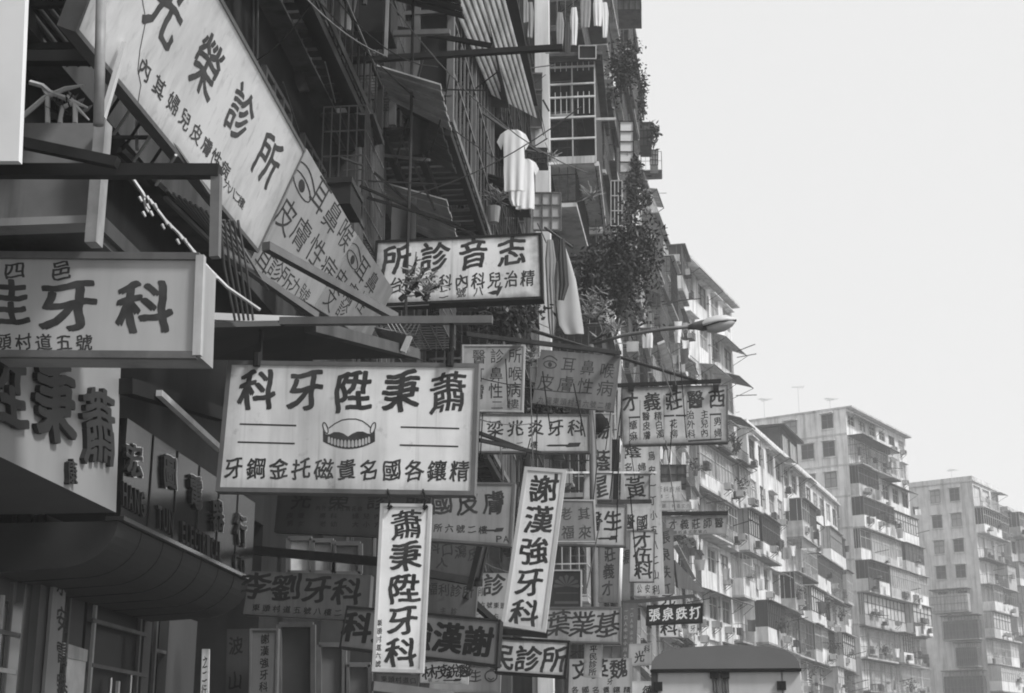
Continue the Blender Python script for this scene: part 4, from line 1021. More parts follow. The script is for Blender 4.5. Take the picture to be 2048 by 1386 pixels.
sign('signboard', 'light board with three stacked characters at the foot of the column of boards', [(1260, 1062), (1310, 1062), (1308, 1164), (1258, 1164)], 30.0, [('才伍科', (1284, 1082), (1287, 1142), 36, 34, .05)], thick=.1, face=board(.6), frame=STEELM, fw=.012)
sign('signboard', 'dull narrow board partly behind the stacked column of boards', [(1244, 1060), (1262, 1060), (1260, 1200), (1244, 1200)], 31.0, [('湯', (1252, 1115), (1253, 1115), 20, 30, .05)], thick=.06, face=board(.25))
sign('signboard', 'tiny bright board hanging low beneath the stacked column of boards', [(1268, 1166), (1304, 1166), (1304, 1192), (1268, 1192)], 32.5, [('公安', (1279, 1178), (1295, 1178), 10, 18, .03)], thick=.05, face=board(.7))
sign('clinic_sign', 'pale sign with a small pointing hand left of the dark hanging rods', [(1110, 1008), (1254, 1010), (1252, 1093), (1104, 1090)], 20.5, [('醫生', (1186, 1044), (1226, 1042), 36, 42, .05)], thick=.12, face=board(.5), frame=STEELM, fw=.02, draw=lambda tb, pl, m: hand_px(tb, pl, 1194, 1236, 1076, 10, m))
sign('signboard', 'grey square board of four faint characters tucked behind the leaning vertical sign', [(1100, 999), (1189, 1000), (1193, 1084), (1096, 1084)], 19.8, [('老其', (1132, 1028), (1168, 1028), 24, 26, .03), ('福來', (1136, 1065), (1170, 1065), 25, 28, .03)], thick=.06, face=board(.27), frame=STEELL, fw=.015, ink=INKF)
sign('clinic_sign', 'grey skin clinic sign with latin letters behind the hanging vertical sign', [(858, 964), (1030, 966), (1022, 1092), (852, 1080)], 15.2, [('國皮膚', (884, 1006), (988, 1006), 42, 50, .045), ('所六號二樓', (876, 1056), (966, 1060), 17, 17, .03)], thick=.14, face=board(.3), frame=STEELM, fw=.02,
     draw=lambda tb, pl, m: (hand_px(tb, pl, 962, 1008, 1060, 9, m), [put_char(tb, pl, ch, (x, 1078), (11, 0), (0, 13), m, .01, False) for ch, x in (('P', 998), ('A', 1012))]))
sign('clinic_sign', 'very dark clinic board with rows of tiny characters beneath the largest dental sign', [(556, 984), (862, 990), (856, 1078), (548, 1064)], 14.6, [('光榮診所', (602, 1002), (830, 1004), 40, 34, .03), ('內外全科性病花柳', (636, 1016), (720, 1018), 9, 11, .03), ('皮膚 專科 婦兒內科 打針', (580, 1031), (842, 1034), 13, 12, .03), ('男女 老幼 大小方脈 外科', (580, 1047), (842, 1051), 13, 12, .03)], thick=.1, face=board(.035), ink=mat('dark_ink', .02, .8, .2))
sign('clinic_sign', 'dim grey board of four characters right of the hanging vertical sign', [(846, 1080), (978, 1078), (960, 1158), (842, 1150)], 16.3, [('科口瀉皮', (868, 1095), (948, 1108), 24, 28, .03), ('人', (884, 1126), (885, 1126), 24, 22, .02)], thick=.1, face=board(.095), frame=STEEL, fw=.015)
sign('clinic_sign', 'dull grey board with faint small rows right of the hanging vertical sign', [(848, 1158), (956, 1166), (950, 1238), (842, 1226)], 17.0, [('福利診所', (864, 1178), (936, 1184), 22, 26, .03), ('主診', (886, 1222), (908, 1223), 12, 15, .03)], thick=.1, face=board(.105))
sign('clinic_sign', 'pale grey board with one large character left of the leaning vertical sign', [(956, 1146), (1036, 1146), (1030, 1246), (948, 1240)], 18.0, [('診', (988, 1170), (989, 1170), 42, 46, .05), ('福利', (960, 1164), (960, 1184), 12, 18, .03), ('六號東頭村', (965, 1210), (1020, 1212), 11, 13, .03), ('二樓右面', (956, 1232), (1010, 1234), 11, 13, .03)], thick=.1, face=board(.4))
sign('dental_sign', 'very dim wide dental board low on the left under the dark clinic board', [(500, 1142), (742, 1150), (736, 1242), (486, 1228)], 13.0, [('李劉牙科', (512, 1172), (694, 1184), 58, 56, .05), ('東頭村道五號八樓二', (512, 1215), (676, 1226), 15, 15, .03)], thick=.14, face=board(.09), ink=mat('dark_ink', .02, .8, .2))
sign('dental_sign', 'thick dim sign with blocky characters passing behind the hanging vertical sign', [(694, 1212), (1000, 1240), (994, 1332), (679, 1295)], 12.5, [('科牙強漢謝', (714, 1256), (956, 1284), 56, 62, .075)], thick=.22, face=board(.15), frame=STEEL, fw=.012, brush=False, ink=mat('dark_ink', .02, .8, .2))
sign('signboard', 'small white sign with a pointing hand hanging low beside the white vertical sign', [(842, 1326), (938, 1318), (936, 1369), (840, 1365)], 14.5, [('林茂銳醫', (858, 1345), (930, 1342), 26, 28, .05), ('號二', (860, 1360), (874, 1360), 8, 8, .02)], thick=.04, face=board(.7), draw=lambda tb, pl, m: hand_px(tb, pl, 885, 923, 1360, 6, m))
sign('signboard', 'grey board with one character and a round mark at the bottom edge', [(862, 1334), (1002, 1336), (1000, 1386), (858, 1384)], 15.6, [('生', (951, 1352), (952, 1352), 24, 26, .03)], thick=.06, face=board(.3),
     draw=lambda tb, pl, m: ([stroke_px(tb, pl, [(982 + 12 * math.cos(t), 1352 + 11 * math.sin(t)) for t in [i * math.pi / 8 for i in range(17)]], 2.5, m), stroke_px(tb, pl, [(976, 1356), (982, 1360), (988, 1356)], 2, m)]))
sign('signboard', 'dim little board with small characters directly under the white vertical sign', [(752, 1346), (838, 1350), (836, 1376), (752, 1374)], 12.6, [('東頭村道口', (768, 1358), (826, 1362), 12, 13, .03)], thick=.05, face=board(.16))
sign('signboard', 'horizontal grey sign of three heavy characters right of the leaning vertical sign', [(1050, 1214), (1242, 1214), (1241, 1287), (1040, 1284)], 19.0, [('葉業基', (1116, 1248), (1214, 1250), 50, 54, .05)], thick=.14, face=board(.38), frame=STEELM, fw=.02)
sign('clinic_sign', 'stained box sign with darkened rims at the bottom centre', [(1000, 1274), (1139, 1282), (1131, 1355), (990, 1346)], 15.0, [('民診所', (1004, 1316), (1108, 1320), 50, 54, .055)], thick=.2, face=board(.6, .7, .3), frame=STEEL, fw=.02)  # rim darkening stands for daylight glowing through the box
sign('dental_sign', 'white low sign of three characters beyond the stained box sign', [(1139, 1318), (1264, 1316), (1264, 1410), (1136, 1410)], 20.0, [('文英魏', (1161, 1340), (1237, 1338), 34, 40, .05), ('牙', (1220, 1363), (1221, 1363), 12, 14, .03), ('各國名貴鑲精', (1150, 1380), (1254, 1380), 14, 14, .04)], thick=.08, face=board(.48))
sign('clinic_sign', 'slim bright vertical clinic board hanging in front of the low three-character sign', [(1169, 1288), (1205, 1288), (1203, 1356), (1167, 1354)], 19.2, [('平民診所', (1187, 1298), (1185, 1344), 15, 15, .035)], thick=.04, face=board(.78))
sign('signboard', 'dull vertical board of three characters beside a bright white pole', [(1199, 1086), (1240, 1086), (1236, 1206), (1196, 1204)], 24.5, [('莊義才', (1220, 1108), (1215, 1178), 22, 32, .045)], thick=.08, face=board(.2))
sign('bonesetter_sign', 'small black sign with white characters above the truck', [(1294, 1211), (1405, 1207), (1405, 1245), (1292, 1250)], 26.0, [('張泉跌打', (1309, 1230), (1390, 1226), 22, 26, .045)], thick=.1, face=board(.025), ink=INKW, frame=STEEL, fw=.015)
sign('bonesetter_sign', 'dull grey vertical bonesetter board behind the small black sign', [(1312, 1056), (1347, 1056), (1350, 1200), (1314, 1200)], 33.0, [('張泉跌打', (1328, 1075), (1330, 1180), 24, 27, .03)], thick=.08, face=board(.2), ink=mat('dim_ink', .06, .7, .3))
sign('doctor_sign', 'pale grey doctor sign hung on a long black rod at right', [(1332, 1033), (1453, 1028), (1453, 1068), (1332, 1070)], 34.0, [('才義莊師醫', (1346, 1050), (1438, 1046), 17, 21, .04), ('東頭村道文字號六', (1340, 1065), (1410, 1063), 7, 7, .02)], thick=.06, face=board(.36))
beam('sign_bracket', 'long black rod carrying the pale grey doctor sign', at(1256, 1028, 34), at(1456, 1026, 34), .08, STEEL)
sign('dental_sign', 'small faded white dental sign with one row of light characters near the laundry', [(1312, 966), (1362, 962), (1364, 1002), (1313, 1003)], 38.0, [('牙科診所', (1320, 979), (1356, 979), 10, 12, .02), ('樓二左', (1322, 993), (1346, 993), 7, 8, .02)], thick=.05, face=board(.6), ink=mat('grey_ink', .16, .7, .3))
sign('signboard', 'faded strip board just below the small faded dental sign', [(1312, 1004), (1382, 1003), (1384, 1020), (1312, 1022)], 38.5, [('東頭 村道文六', (1318, 1012), (1376, 1012), 7, 9, .02)], thick=.05, face=board(.5), ink=mat('grey_ink', .16, .7, .3))
sign('signboard', 'small bright square sign directly under the black bonesetter sign', [(1318, 1250), (1357, 1250), (1357, 1274), (1318, 1274)], 28.0, [('科', (1338, 1257), (1339, 1257), 34, 30, .04)], thick=.08, face=board(.7))
sign('signboard', 'tiny white sign to the lower right of the black bonesetter sign', [(1377, 1248), (1394, 1248), (1394, 1266), (1377, 1266)], 29.0, [('牙', (1386, 1257), (1386.1, 1257), 11, 13, .02)], thick=.05, face=board(.75))
sign('signboard', 'small white sign peeping out above the black bonesetter sign', [(1316, 1188), (1354, 1188), (1354, 1212), (1316, 1212)], 30.0, [('元', (1336, 1200), (1336.1, 1200), 28, 24, .05)], thick=.05, face=board(.75))
sign('signboard', 'pale low sign left of the truck roof', [(1258, 1288), (1305, 1286), (1305, 1330), (1256, 1332)], 23.0, [('光', (1279, 1314), (1279.1, 1314), 20, 24, .04), ('科', (1294, 1298), (1294.1, 1298), 12, 16, .03)], thick=.06, face=board(.42))
sign('signboard', 'white sign corner at the very bottom left of the truck', [(1262, 1362), (1304, 1362), (1304, 1420), (1260, 1420)], 21.5, [('德', (1296, 1384), (1296.1, 1384), 22, 26, .04)], thick=.06, face=board(.75))
def flower(tb, pl, m):
    for k in range(7):
        t = math.pi * k / 6; poly_px(tb, pl, [(1133, 1172), (1133 + 24 * math.cos(t + .18), 1172 - 20 * math.sin(t + .18)), (1133 + 27 * math.cos(t), 1172 - 23 * math.sin(t)), (1133 + 24 * math.cos(t - .18), 1172 - 20 * math.sin(t - .18))], m, .0012 + k * .0001)
    stroke_px(tb, pl, [(1112, 1186), (1156, 1186)], 1.5, m); stroke_px(tb, pl, [(1110, 1205), (1156, 1205)], 5, m)
sign('shop_sign', 'nearly black square sign with a faint flower emblem and pale frame', [(1096, 1140), (1163, 1140), (1163, 1218), (1094, 1218)], 21.5, thick=.08, face=board(.03), frame=STEELL, fw=.015, draw=flower, ink=mat('faint_gold', .09, .5, .3))
sign('shop_sign', 'dim vertical board of two characters at the bottom beside a narrow pale one', [(454, 1258), (499, 1258), (499, 1410), (450, 1410)], 12.9, [('波山', (472, 1292), (470, 1362), 28, 38, .04)], thick=.06, face=board(.05), ink=mat('dark_ink', .02, .8, .2))
sign('dental_sign', 'narrow grey vertical dental board at the bottom left with a pale left edge', [(502, 1258), (556, 1258), (552, 1410), (498, 1410)], 12.7, [('謝漢強牙科', (530, 1278), (527, 1374), 17, 21, .03)], thick=.06, face=board(.14), ink=mat('dark_ink', .02, .8, .2), frame=STEELM, fw=.012)
sign('shop_sign', 'bright slim white strip sign with black marks under the curved soffit', [(404, 1298), (418, 1298), (416, 1410), (400, 1410)], 12.0, [('之二行', (410, 1325), (408, 1382), 10, 26, .04)], thick=.03, face=board(.8))
sign('shop_sign', 'dull painted board showing two dim columns of marks left of the truck', [(1244, 1206), (1276, 1206), (1272, 1330), (1242, 1330)], 24.5, [('一口人中山小川大', (1252, 1222), (1250, 1312), 7, 9, .02), ('一口人中山小川大', (1264, 1218), (1262, 1300), 6, 9, .02)], thick=.06, face=board(.16), ink=mat('grey_mark', .4, .7, .3))
# rods of the cluster
for lb, a, b_, wd, m in (('pale rod above the star board', (1130, 945, 25), (1312, 945, 29), .035, STEELL), ('heavy dark rail under the one-character boards', (1160, 1004, 26), (1300, 1003, 29), .08, STEEL),
                         ('black rod under the stacked column of boards', (1240, 1206, 25), (1386, 1192, 30), .07, STEEL), ('dark rod above the grey eye clinic board', (930, 668, 19), (1240, 706, 22), .06, STEEL),
                         ('dark rod across the left end of the white horizontal dental sign', (958, 866, 21), (1050, 900, 22), .05, STEEL), ('lower dark rod sloping across the white horizontal dental sign', (958, 880, 20.5), (1080, 906, 22), .05, STEEL),
                         ('black rod behind the dull lower boards', (848, 1146, 15.8), (960, 1166, 16.5), .08, STEEL), ('dark slanting strut by the large single character board', (930, 1190, 17), (1010, 1262, 17.5), .07, STEEL),
                         ('dark upright strut over the dim four-character board', (965, 1070, 15.9), (938, 1180, 15.9), .06, STEEL), ('dark rod at the foot of the leaning vertical sign', (985, 1262, 14.8), (1095, 1270, 14.8), .06, STEEL),
                         ('grey tube at the bottom edge under the white vertical sign', (745, 1372, 11.6), (905, 1392, 11.9), .07, STEELM), ('dark upright post between the stacked boards', (1230, 880, 27.5), (1228, 1010, 27.5), .12, STEEL)):
    beam('steel_rod', lb, at(*a), at(*b_), wd, m, 'rod')
q = MB(); q.tube([at(1241, 1092, 25), at(1237, 1218, 25)], .045, WHITEW, 8); smooth(q.thing('white_pole', 'bright white pole beside the dull vertical board', 'pole'))
for i, (x, y0, y1) in enumerate(((1240, 720, 1000), (1250, 790, 1000))): beam('steel_rod', 'pair of thin pale uprights left of the streaky doctor sign', at(x, y0, 29), at(x - 6, y1, 29), .06, STEELL, 'rod', group='pale uprights by the doctor sign')

# ================================================================== things on the upper fronts
# corner balcony on the white-pillared block
CBL = empty('barred_balcony', 'barred corner balcony with white rails jutting from the white-pillared block', 'balcony', at(1145, 322, 42)); BO = CBL.location.copy()
xa, xb = at(1100, 320, 42).x, at(1192, 320, 42).x; z0 = at(1145, 326, 42).z; z1 = at(1145, 120, 42).z
q = MB(); q.box(xa, xb, 42, 47.5, z0 - .02, z0 + .22, CONCL); q.build('floor', CBL, BO)
q = MB(); q.box(xa - .05, xb + .25, 41.7, 47.8, z1, z1 + .12, TIN); q.box(xa - .02, xb + .2, 41.75, 41.8, z1 - .18, z1 - .005, STEEL); q.build('roof', CBL, BO)
q = MB(); q.box(xa + .02, xb - .1, 43.4, 43.5, z0 + .23, z1 - .01, SOOT); q.build('inner_wall', CBL, BO)
q = MB()
for y in (400, 503, 582, 703, 830):
    zz = at(1145, y / 3.0, 42).z; q.box(xa, xb, 41.98, 42.04, zz - .025, zz + .025, WHITEW)
for k in range(9): xx = xa + (xb - xa) * k / 8; q.box(xx - .01, xx + .01, 42, 42.02, at(0, 582 / 3, 42).z, at(0, 503 / 3, 42).z, WHITEW); q.box(xx - .01, xx + .01, 42, 42.02, at(0, 830 / 3, 42).z, at(0, 703 / 3, 42).z, WHITEW)
for xx in (xa, (xa + xb) / 2, xb): q.box(xx - .02, xx + .02, 41.99, 42.03, z0, z1, STEELL)
q.build('railing', CBL, BO)
q = MB()
for k in range(24): yy = 42.1 + k * .225; q.box(xb - .03 + .02 * (k % 2), xb + .0 + .02 * (k % 2), yy, yy + .22, z0 - .2, z1 - .01, TIN if k % 3 else CONCD)
q.build('side_sheet', CBL, BO)
q = MB(); q.bar((xb + .02, 42, z0 - .05), (xb + .02, 47.5, z0 - .05), .14, CONCL); q.build('edge_beam', CBL, BO)
p = at(1235, 238, 42); beam('sign_bracket', 'short pale bar sticking out from the barred corner balcony', at(1190, 239, 42.3), at(1232, 238, 42.3), .08, STEELL)
# white pillar
q = MB(); q.box(at(1070, 200, 41.6).x, at(1098, 200, 41.6).x, 41.6, 42.1, 0, 26.5, WHITEW); q.box(at(1060, 270, 41.6).x, at(1070, 270, 41.6).x - .005, 41.7, 42.1, 0, at(0, 258, 41.6).z, WHITEW)
wp = q.thing('white_pillar', 'whitewashed pillar running up the corner left of the barred balcony', 'pillar')
q = MB(); P = [at(1061, 147, 41.5), at(1084, 147, 41.5), at(1084, 255, 41.5), at(1061, 255, 41.5)]; q.prism(P, V((0, .06, 0)), GLASS); o = q.build('window', wp, wp.location)
f = MB()
for y in (147, 180, 255): f.bar(at(1060, y, 41.47), at(1085, y, 41.47), .05, STEELM)
f.build('window_frame', o, wp.location)
q = MB(); pts = [at(1086, 200, 41.4), at(1098, 222, 41.4)]; q.bar(pts[0], pts[1], .05, STEEL); q.thing('steel_strut', 'tiny black strut on the whitewashed pillar', 'strut')

# ---- laundry
def garment(name, label, cat, px_rows, Y, m, group=None, depth=.018, folds=5):
    """rows of (y, x_left, x_right) in the photograph, hung in the plane at depth Y, with folds; front and back."""
    n = 22; mb = MB(); F_, Bk = [], []
    ph = R.uniform(0, 6); hh = px_rows[-1][0] - px_rows[0][0]
    for ri, (y, xl, xr) in enumerate(px_rows):
        v = (y - px_rows[0][0]) / hh
        for k in range(n):
            t = k / (n - 1); p = at(xl + (xr - xl) * t, y, Y)
            dd = .009 * math.sin(folds * t * 3.1 + ph + 1.2 * math.sin(v * 3 + ph)) * (.25 + v) + .012 * math.sin(9 * v + 5 * t + ph)
            e = depth * (1 - (2 * t - 1) ** 4) + .003
            F_.append(p + V((0, dd - e, 0))); Bk.append(p + V((0, dd + e, 0)))
    fs, fb = [], []; nr = len(px_rows)
    for r in range(nr - 1):
        if px_rows[r + 1][0] - px_rows[r][0] < .012 * hh and r > 2: continue
        for k in range(n - 1): a = r * n + k; fs.append((a, a + n, a + n + 1, a + 1)); fb.append((a, a + 1, a + n + 1, a + n))
    mb.add(F_, fs, m); mb.add(Bk, fb, m)
    return smooth(mb.thing(name, label, cat, group))
def cloth(name, label, cat, c, w_, h_, m, group):
    """limp cloth hung from its upper edge at c."""
    n, nr = 11, 6; ph = R.uniform(0, 6); mb = MB(); vs = []
    for r in range(nr):
        v = r / (nr - 1)
        for k in range(n):
            t = k / (n - 1)
            vs.append(c + V((w_ * (t - .5) * (1 - .18 * v + .1 * math.sin(ph + v * 2)), .045 * math.sin(5.5 * t + ph + .5 * v) * (.3 + v), -h_ * v - .04 * h_ * math.sin(3.1 * t) * (1 - v))))
    fs = [(r * n + k, (r + 1) * n + k, (r + 1) * n + k + 1, r * n + k + 1) for r in range(nr - 1) for k in range(n - 1)]
    mb.add(vs, fs, m); mb.add([p + V((0, .02, 0)) for p in vs], [f[::-1] for f in fs], m)
    return smooth(mb.thing(name, label, cat, group))
def shirt_rows(x, y, w_, h_, lean=0):
    """T-shirt: shoulders, sleeves, body."""
    return [(y + h_ * t, x + w_ * l + lean * t, x + w_ * rr + lean * t) for t, l, rr in ((0, .33, .67), (.035, .20, .80), (.08, .16, .84), (.2, .15, .85), (.35, .16, .85), (.5, .16, .86), (.7, .15, .86), (.85, .15, .86), (1.0, .14, .85))]
def t_shirt(label, x, y, w_, h_, lean, Y, m):
    o = garment('t_shirt', label, 't-shirt', shirt_rows(x, y, w_, h_, lean), Y, m, depth=.02)
    for sg_ in (0, 1):                                       # short sleeves hanging out from the shoulders
        mb = MB(); fx = (lambda u: x + w_ * u) if sg_ == 0 else (lambda u: x + w_ * (1.01 - u))
        rows = [((.20, .035), (.165, .10), (.155, .24)), ((.08, .075), (.09, .16), (.125, .27)), ((-.04, .19), (.02, .25), (.10, .315))]
        F_ = [at(fx(u), y + h_ * v, Y) + V((0, -.012 + .012 * r, 0)) for r, rw in enumerate(rows) for u, v in rw]
        fs = [(r * 3 + k, r * 3 + k + 1, r * 3 + k + 4, r * 3 + k + 3) for r in range(2) for k in range(2)]
        mb.add(F_, fs, m); mb.add([p + V((0, .025, 0)) for p in F_], [f[::-1] for f in fs], m)
        smooth(mb.build('sleeve', o, o.location))
    return o
t_shirt('white T-shirt, the upper of the two hanging in the sun', 996, 260, 60, 122, 4, 23.6, CLOTH)
t_shirt('white T-shirt, the lower right of the two hanging in the sun', 1022, 318, 53, 100, 2, 23.9, CLOTH)
garment('towel', 'pale cloth rumpled below the left of the two white T-shirts', 'towel', [(352, 1016, 1046), (375, 1016, 1050), (400, 1018, 1044), (412, 1024, 1042)], 23.8, CLOTH)
garment('bed_sheet', 'long white sheet hanging down right of the stained white clinic sign', 'sheet', [(485, 1118, 1128), (520, 1116, 1140), (560, 1114, 1152), (610, 1113, 1160), (650, 1118, 1166), (668, 1130, 1168)], 27, mat('sheet_cloth', .6, .95, .1, 3, trans=.2), folds=3)
garment('long_garment', 'pale narrow garment hanging left of the long white sheet', 'clothing', [(480, 1094, 1106), (520, 1090, 1112), (560, 1092, 1108), (640, 1096, 1112), (670, 1100, 1110)], 27.6, CLOTHG)
garment('dark_garment', 'dark garment hanging over the long white sheet', 'clothing', [(478, 1118, 1130), (520, 1116, 1134), (570, 1118, 1138), (600, 1116, 1128)], 26.6, CLOTHD)
beam('bamboo_pole', 'thin pole the white T-shirts hang from', at(960, 222, 23.5), at(1080, 305, 23.9), .04, WOOD, 'pole')
beam('bamboo_pole', 'thin pole above the long white sheet', at(1090, 455, 27.5), at(1145, 495, 26.6), .04, WOOD, 'pole')
for i, (x, y, w_, h_, Y, m) in enumerate(((1112, 25, 16, 70, 40, CLOTHG), (1128, 45, 15, 62, 40.3, CLOTHD), (1140, 15, 16, 75, 40.8, CLOTH), (1160, -15, 22, 70, 40.4, CLOTHG), (1186, -10, 20, 62, 41, CLOTH), (1015, -20, 22, 105, 30, CLOTH), (1038, -20, 18, 90, 31, CLOTHG), (1050, 5, 18, 70, 31.5, CLOTHG), (1203, 5, 14, 70, 44, CLOTH))):
    garment('hanging_garment', ['grey', 'dark', 'white'][(m is CLOTHD) + 2 * (m is CLOTH)] + ' garment drying high up above the barred corner balcony' if x > 1100 else 'pale garment drying beside the upper end of the striped awning', 'clothing', [(y, x + 3, x + w_ - 3), (y + h_ * .3, x, x + w_), (y + h_ * .7, x + 1, x + w_ - 1), (y + h_, x + 2, x + w_ - 3)], Y, m, 'garments drying up high')
for i, (x, y, w_, h_, Y) in enumerate(((1336, 898, 8, 34, 62), (1328, 900, 9, 30, 62), (1362, 905, 10, 36, 66), (1318, 892, 8, 26, 60), (1284, 662, 22, 34, 40), (1345, 1088, 12, 40, 50), (1392, 1075, 6, 24, 80), (1400, 1078, 6, 22, 80))):
    garment('hanging_garment', 'small pale garment drying ' + ('just under the streaky doctor sign' if y < 910 and y > 800 else 'just under the street lamp arm' if y < 700 else 'below the pale grey doctor sign'), 'clothing', [(y, x + 2, x + w_ - 2), (y + h_ * .35, x, x + w_), (y + h_, x + 1, x + w_ - 1)], Y, CLOTH, 'garments drying in the middle distance')
for blk, lab, nn in ((M_, 'tall pale block', 22), (N_, 'grey far block', 8), (L_, 'long low block', 20), (K_, 'block behind the lamp', 10), (J2, 'narrow block left of the lamp', 12)):
    fh0 = blk.H
    for i in range(nn):
        x = blk.R.uniform(.5, blk.L - 1); k = blk.R.randint(3, 9) if blk is not L_ else blk.R.randint(2, 8); z = blk.H - FH * k + blk.R.uniform(.9, 1.7)
        y = -1.35 - blk.R.random() * .3; w_ = blk.R.uniform(.3, .6); h_ = blk.R.uniform(.5, 1.0); m = blk.R.choice((CLOTH, CLOTH, CLOTHG, CLOTHD))
        cloth('hanging_garment', tone(m) + ' washing hung out, ' + floor_of(blk.H, z) + ', the ' + lab, 'clothing', blk.w2((x, y, z)), w_, h_, m, 'washing on the ' + lab)
    for i in range(nn // 2):
        x = blk.R.uniform(.5, blk.L - 1); z = blk.H - FH * blk.R.randint(2, 9) + blk.R.uniform(1.2, 2.0)
        a, b_ = blk.w2((x, -.9, z)), blk.w2((x + blk.R.uniform(-.4, .4), -2.3, z + blk.R.uniform(-.2, .4)))
        beam('bamboo_pole', 'thin washing pole, ' + floor_of(blk.H, z) + ', the ' + lab, a, b_, .05, STEEL, 'pole', group='washing poles of the ' + lab)

# ---- plants
def bush(name, label, px, py, rx, ry, Y, n, ls=.16, m=LEAF, m2=LEAFL, group=None, droop=.3):
    q = MB(); c = at(px, py, Y); s_ = Y / FPX
    cl = [(R.gauss(0, .45), R.gauss(0, .45), R.gauss(0, .45)) for _ in range(max(4, n // 60))]
    for x, y, z in cl: q.tube([c + V((0, 0, -ry * s_)), c + V((x * rx * s_ * .4, y * rx * s_ * .4, z * ry * s_ * .3)), c + V((x * rx * s_, y * rx * s_, z * ry * s_))], [.03, .018, .006], WOOD, 4)
    for i in range(n):
        x, y, z = R.choice(cl)
        p = c + V(((x + R.gauss(0, .26)) * rx * s_, (y + R.gauss(0, .26)) * rx * s_, (z + R.gauss(0, .26)) * ry * s_))
        q.leaf(p, (R.uniform(-1, 1), R.uniform(-1, 1), R.uniform(-1, 1) - droop), ls * R.uniform(.6, 1.4), ls * .45, m2 if R.random() < .07 else m)
    return q.thing(name, label, 'plant', group)
bush('shrub', 'largest dark shrub spilling from balconies above the street lamp arm', 1240, 545, 58, 95, 36, 3400, .15)
bush('shrub', 'dark shrub mass right of the spiky plants', 1270, 500, 42, 75, 38, 1300, .15)
bush('shrub', 'shrub growing on the high balcony right of the barred balcony roof', 1250, 130, 38, 62, 46, 1300, .16)
bush('shrub', 'small tree-like shrub clinging to the skyline block', 1268, 380, 28, 60, 50, 800, .2)
bush('shrub', 'bushy growth beside the skyline block near the frame of white panes', 1300, 265, 16, 26, 60, 400, .22)
bush('shrub', 'trailing plant on the skyline edge high up', 1286, 190, 14, 60, 52, 500, .16)
bush('shrub', 'leafy pot plant under the striped awning', 905, 150, 36, 40, 23, 600, .12)
bush('shrub', 'trailing greenery beside the dark balcony cage', 925, 205, 26, 50, 24, 500, .12)
bush('shrub', 'leaves behind the rods above the white horizontal dental sign', 1090, 815, 45, 18, 25, 500, .14)
bush('shrub', 'creeper below the stained white clinic sign', 1010, 640, 60, 34, 24, 900, .14)
bush('shrub', 'dim greenery behind the spiky plants', 1180, 560, 30, 60, 33, 700, .16)
bush('shrub', 'plant hanging from the far balcony beside the pale grey doctor sign', 1470, 890, 10, 12, 95, 160, .3)
for i, (bx, x, k) in enumerate(((L_, 3, 5), (L_, 9, 4), (L_, 14, 6), (L_, 22, 5), (L_, 26, 4), (M_, 3, 8), (M_, 9, 9), (K_, 5, 9), (K_, 8, 5), (J2, 6, 7), (J2, 12, 8), (J2, 16, 5), (N_, 6, 8))):
    p = bx.w2((x, -1.2, bx.H - FH * k + 1.1)); q = MB()
    q.tube([p + V((0, 0, -.3)), p + V((0, 0, 0))], [.12, .16], TIN, 8)
    for j in range(90): q.leaf(p + V((R.gauss(0, .28), R.gauss(0, .28), abs(R.gauss(.25, .25)))), (R.uniform(-1, 1), R.uniform(-1, 1), R.uniform(-.3, 1)), .22, .1, LEAF)
    q.thing('potted_plant', 'small potted plant, ' + floor_of(bx.H, p.z) + ', ' + bx.short, 'plant', 'potted plants on distant balconies')
def spiky(name, label, stems, Y, n=26, ln=.22, m=SPINE):
    q = MB()
    for (x0, y0, x1, y1) in stems:
        a, b_ = at(x0, y0, Y), at(x1, y1, Y); q.tube([a, (a + b_) / 2 + V((.02, .03, 0)), b_], [.035, .03, .012], LEAF, 6); d = b_ - a
        for k in range(n):
            t = R.uniform(.05, 1); p = a + d * t; dr = V((R.uniform(-1, 1), R.uniform(-1, 1), R.uniform(-.2, .8))).normalized()
            q.bar(p, p + dr * ln * R.uniform(.5, 1), .014, m)
    return q.thing(name, label, 'plant')
spiky('spiky_plant', 'tall spiky plant with pale spines right of the long white sheet', [(1168, 652, 1200, 580), (1180, 640, 1178, 590), (1190, 640, 1212, 600)], 30, 40, .3)
spiky('spiky_plant', 'low spiky plant with pale spines along the street lamp arm', [(1185, 680, 1240, 650), (1215, 678, 1222, 650), (1228, 676, 1236, 650)], 30, 26, .22)
spiky('spiky_plant', 'star-shaped spiky plant below the barred corner balcony', [(1182, 400, 1184, 388)], 40, 40, .5)
spiky('spiky_plant', 'pale grassy plant at the left foot of the barred corner balcony', [(1090, 328, 1104, 310)], 38, 40, .45)
spiky('spiky_plant', 'thin-leaved potted plant left of the white T-shirts', [(990, 412, 992, 372), (985, 410, 978, 380), (998, 410, 1006, 380)], 24, 26, .22)
spiky('spiky_plant', 'dry spiny stalks in front of the stained white clinic sign', [(800, 600, 850, 540), (830, 590, 880, 570), (810, 570, 832, 520), (850, 600, 862, 545)], 16.5, 22, .16)
spiky('spiky_plant', 'grassy tuft between the square clinic board and the dark eye board', [(1060, 730, 1062, 700)], 24, 40, .22)
q = MB(); p = at(987, 428, 23.9); q.tube([p + V((0, 0, -.16)), p + V((0, 0, .12))], [.09, .13], CONCM, 10); q.thing('flower_pot', 'small pale flower pot under the thin-leaved plant left of the T-shirts', 'flower pot')
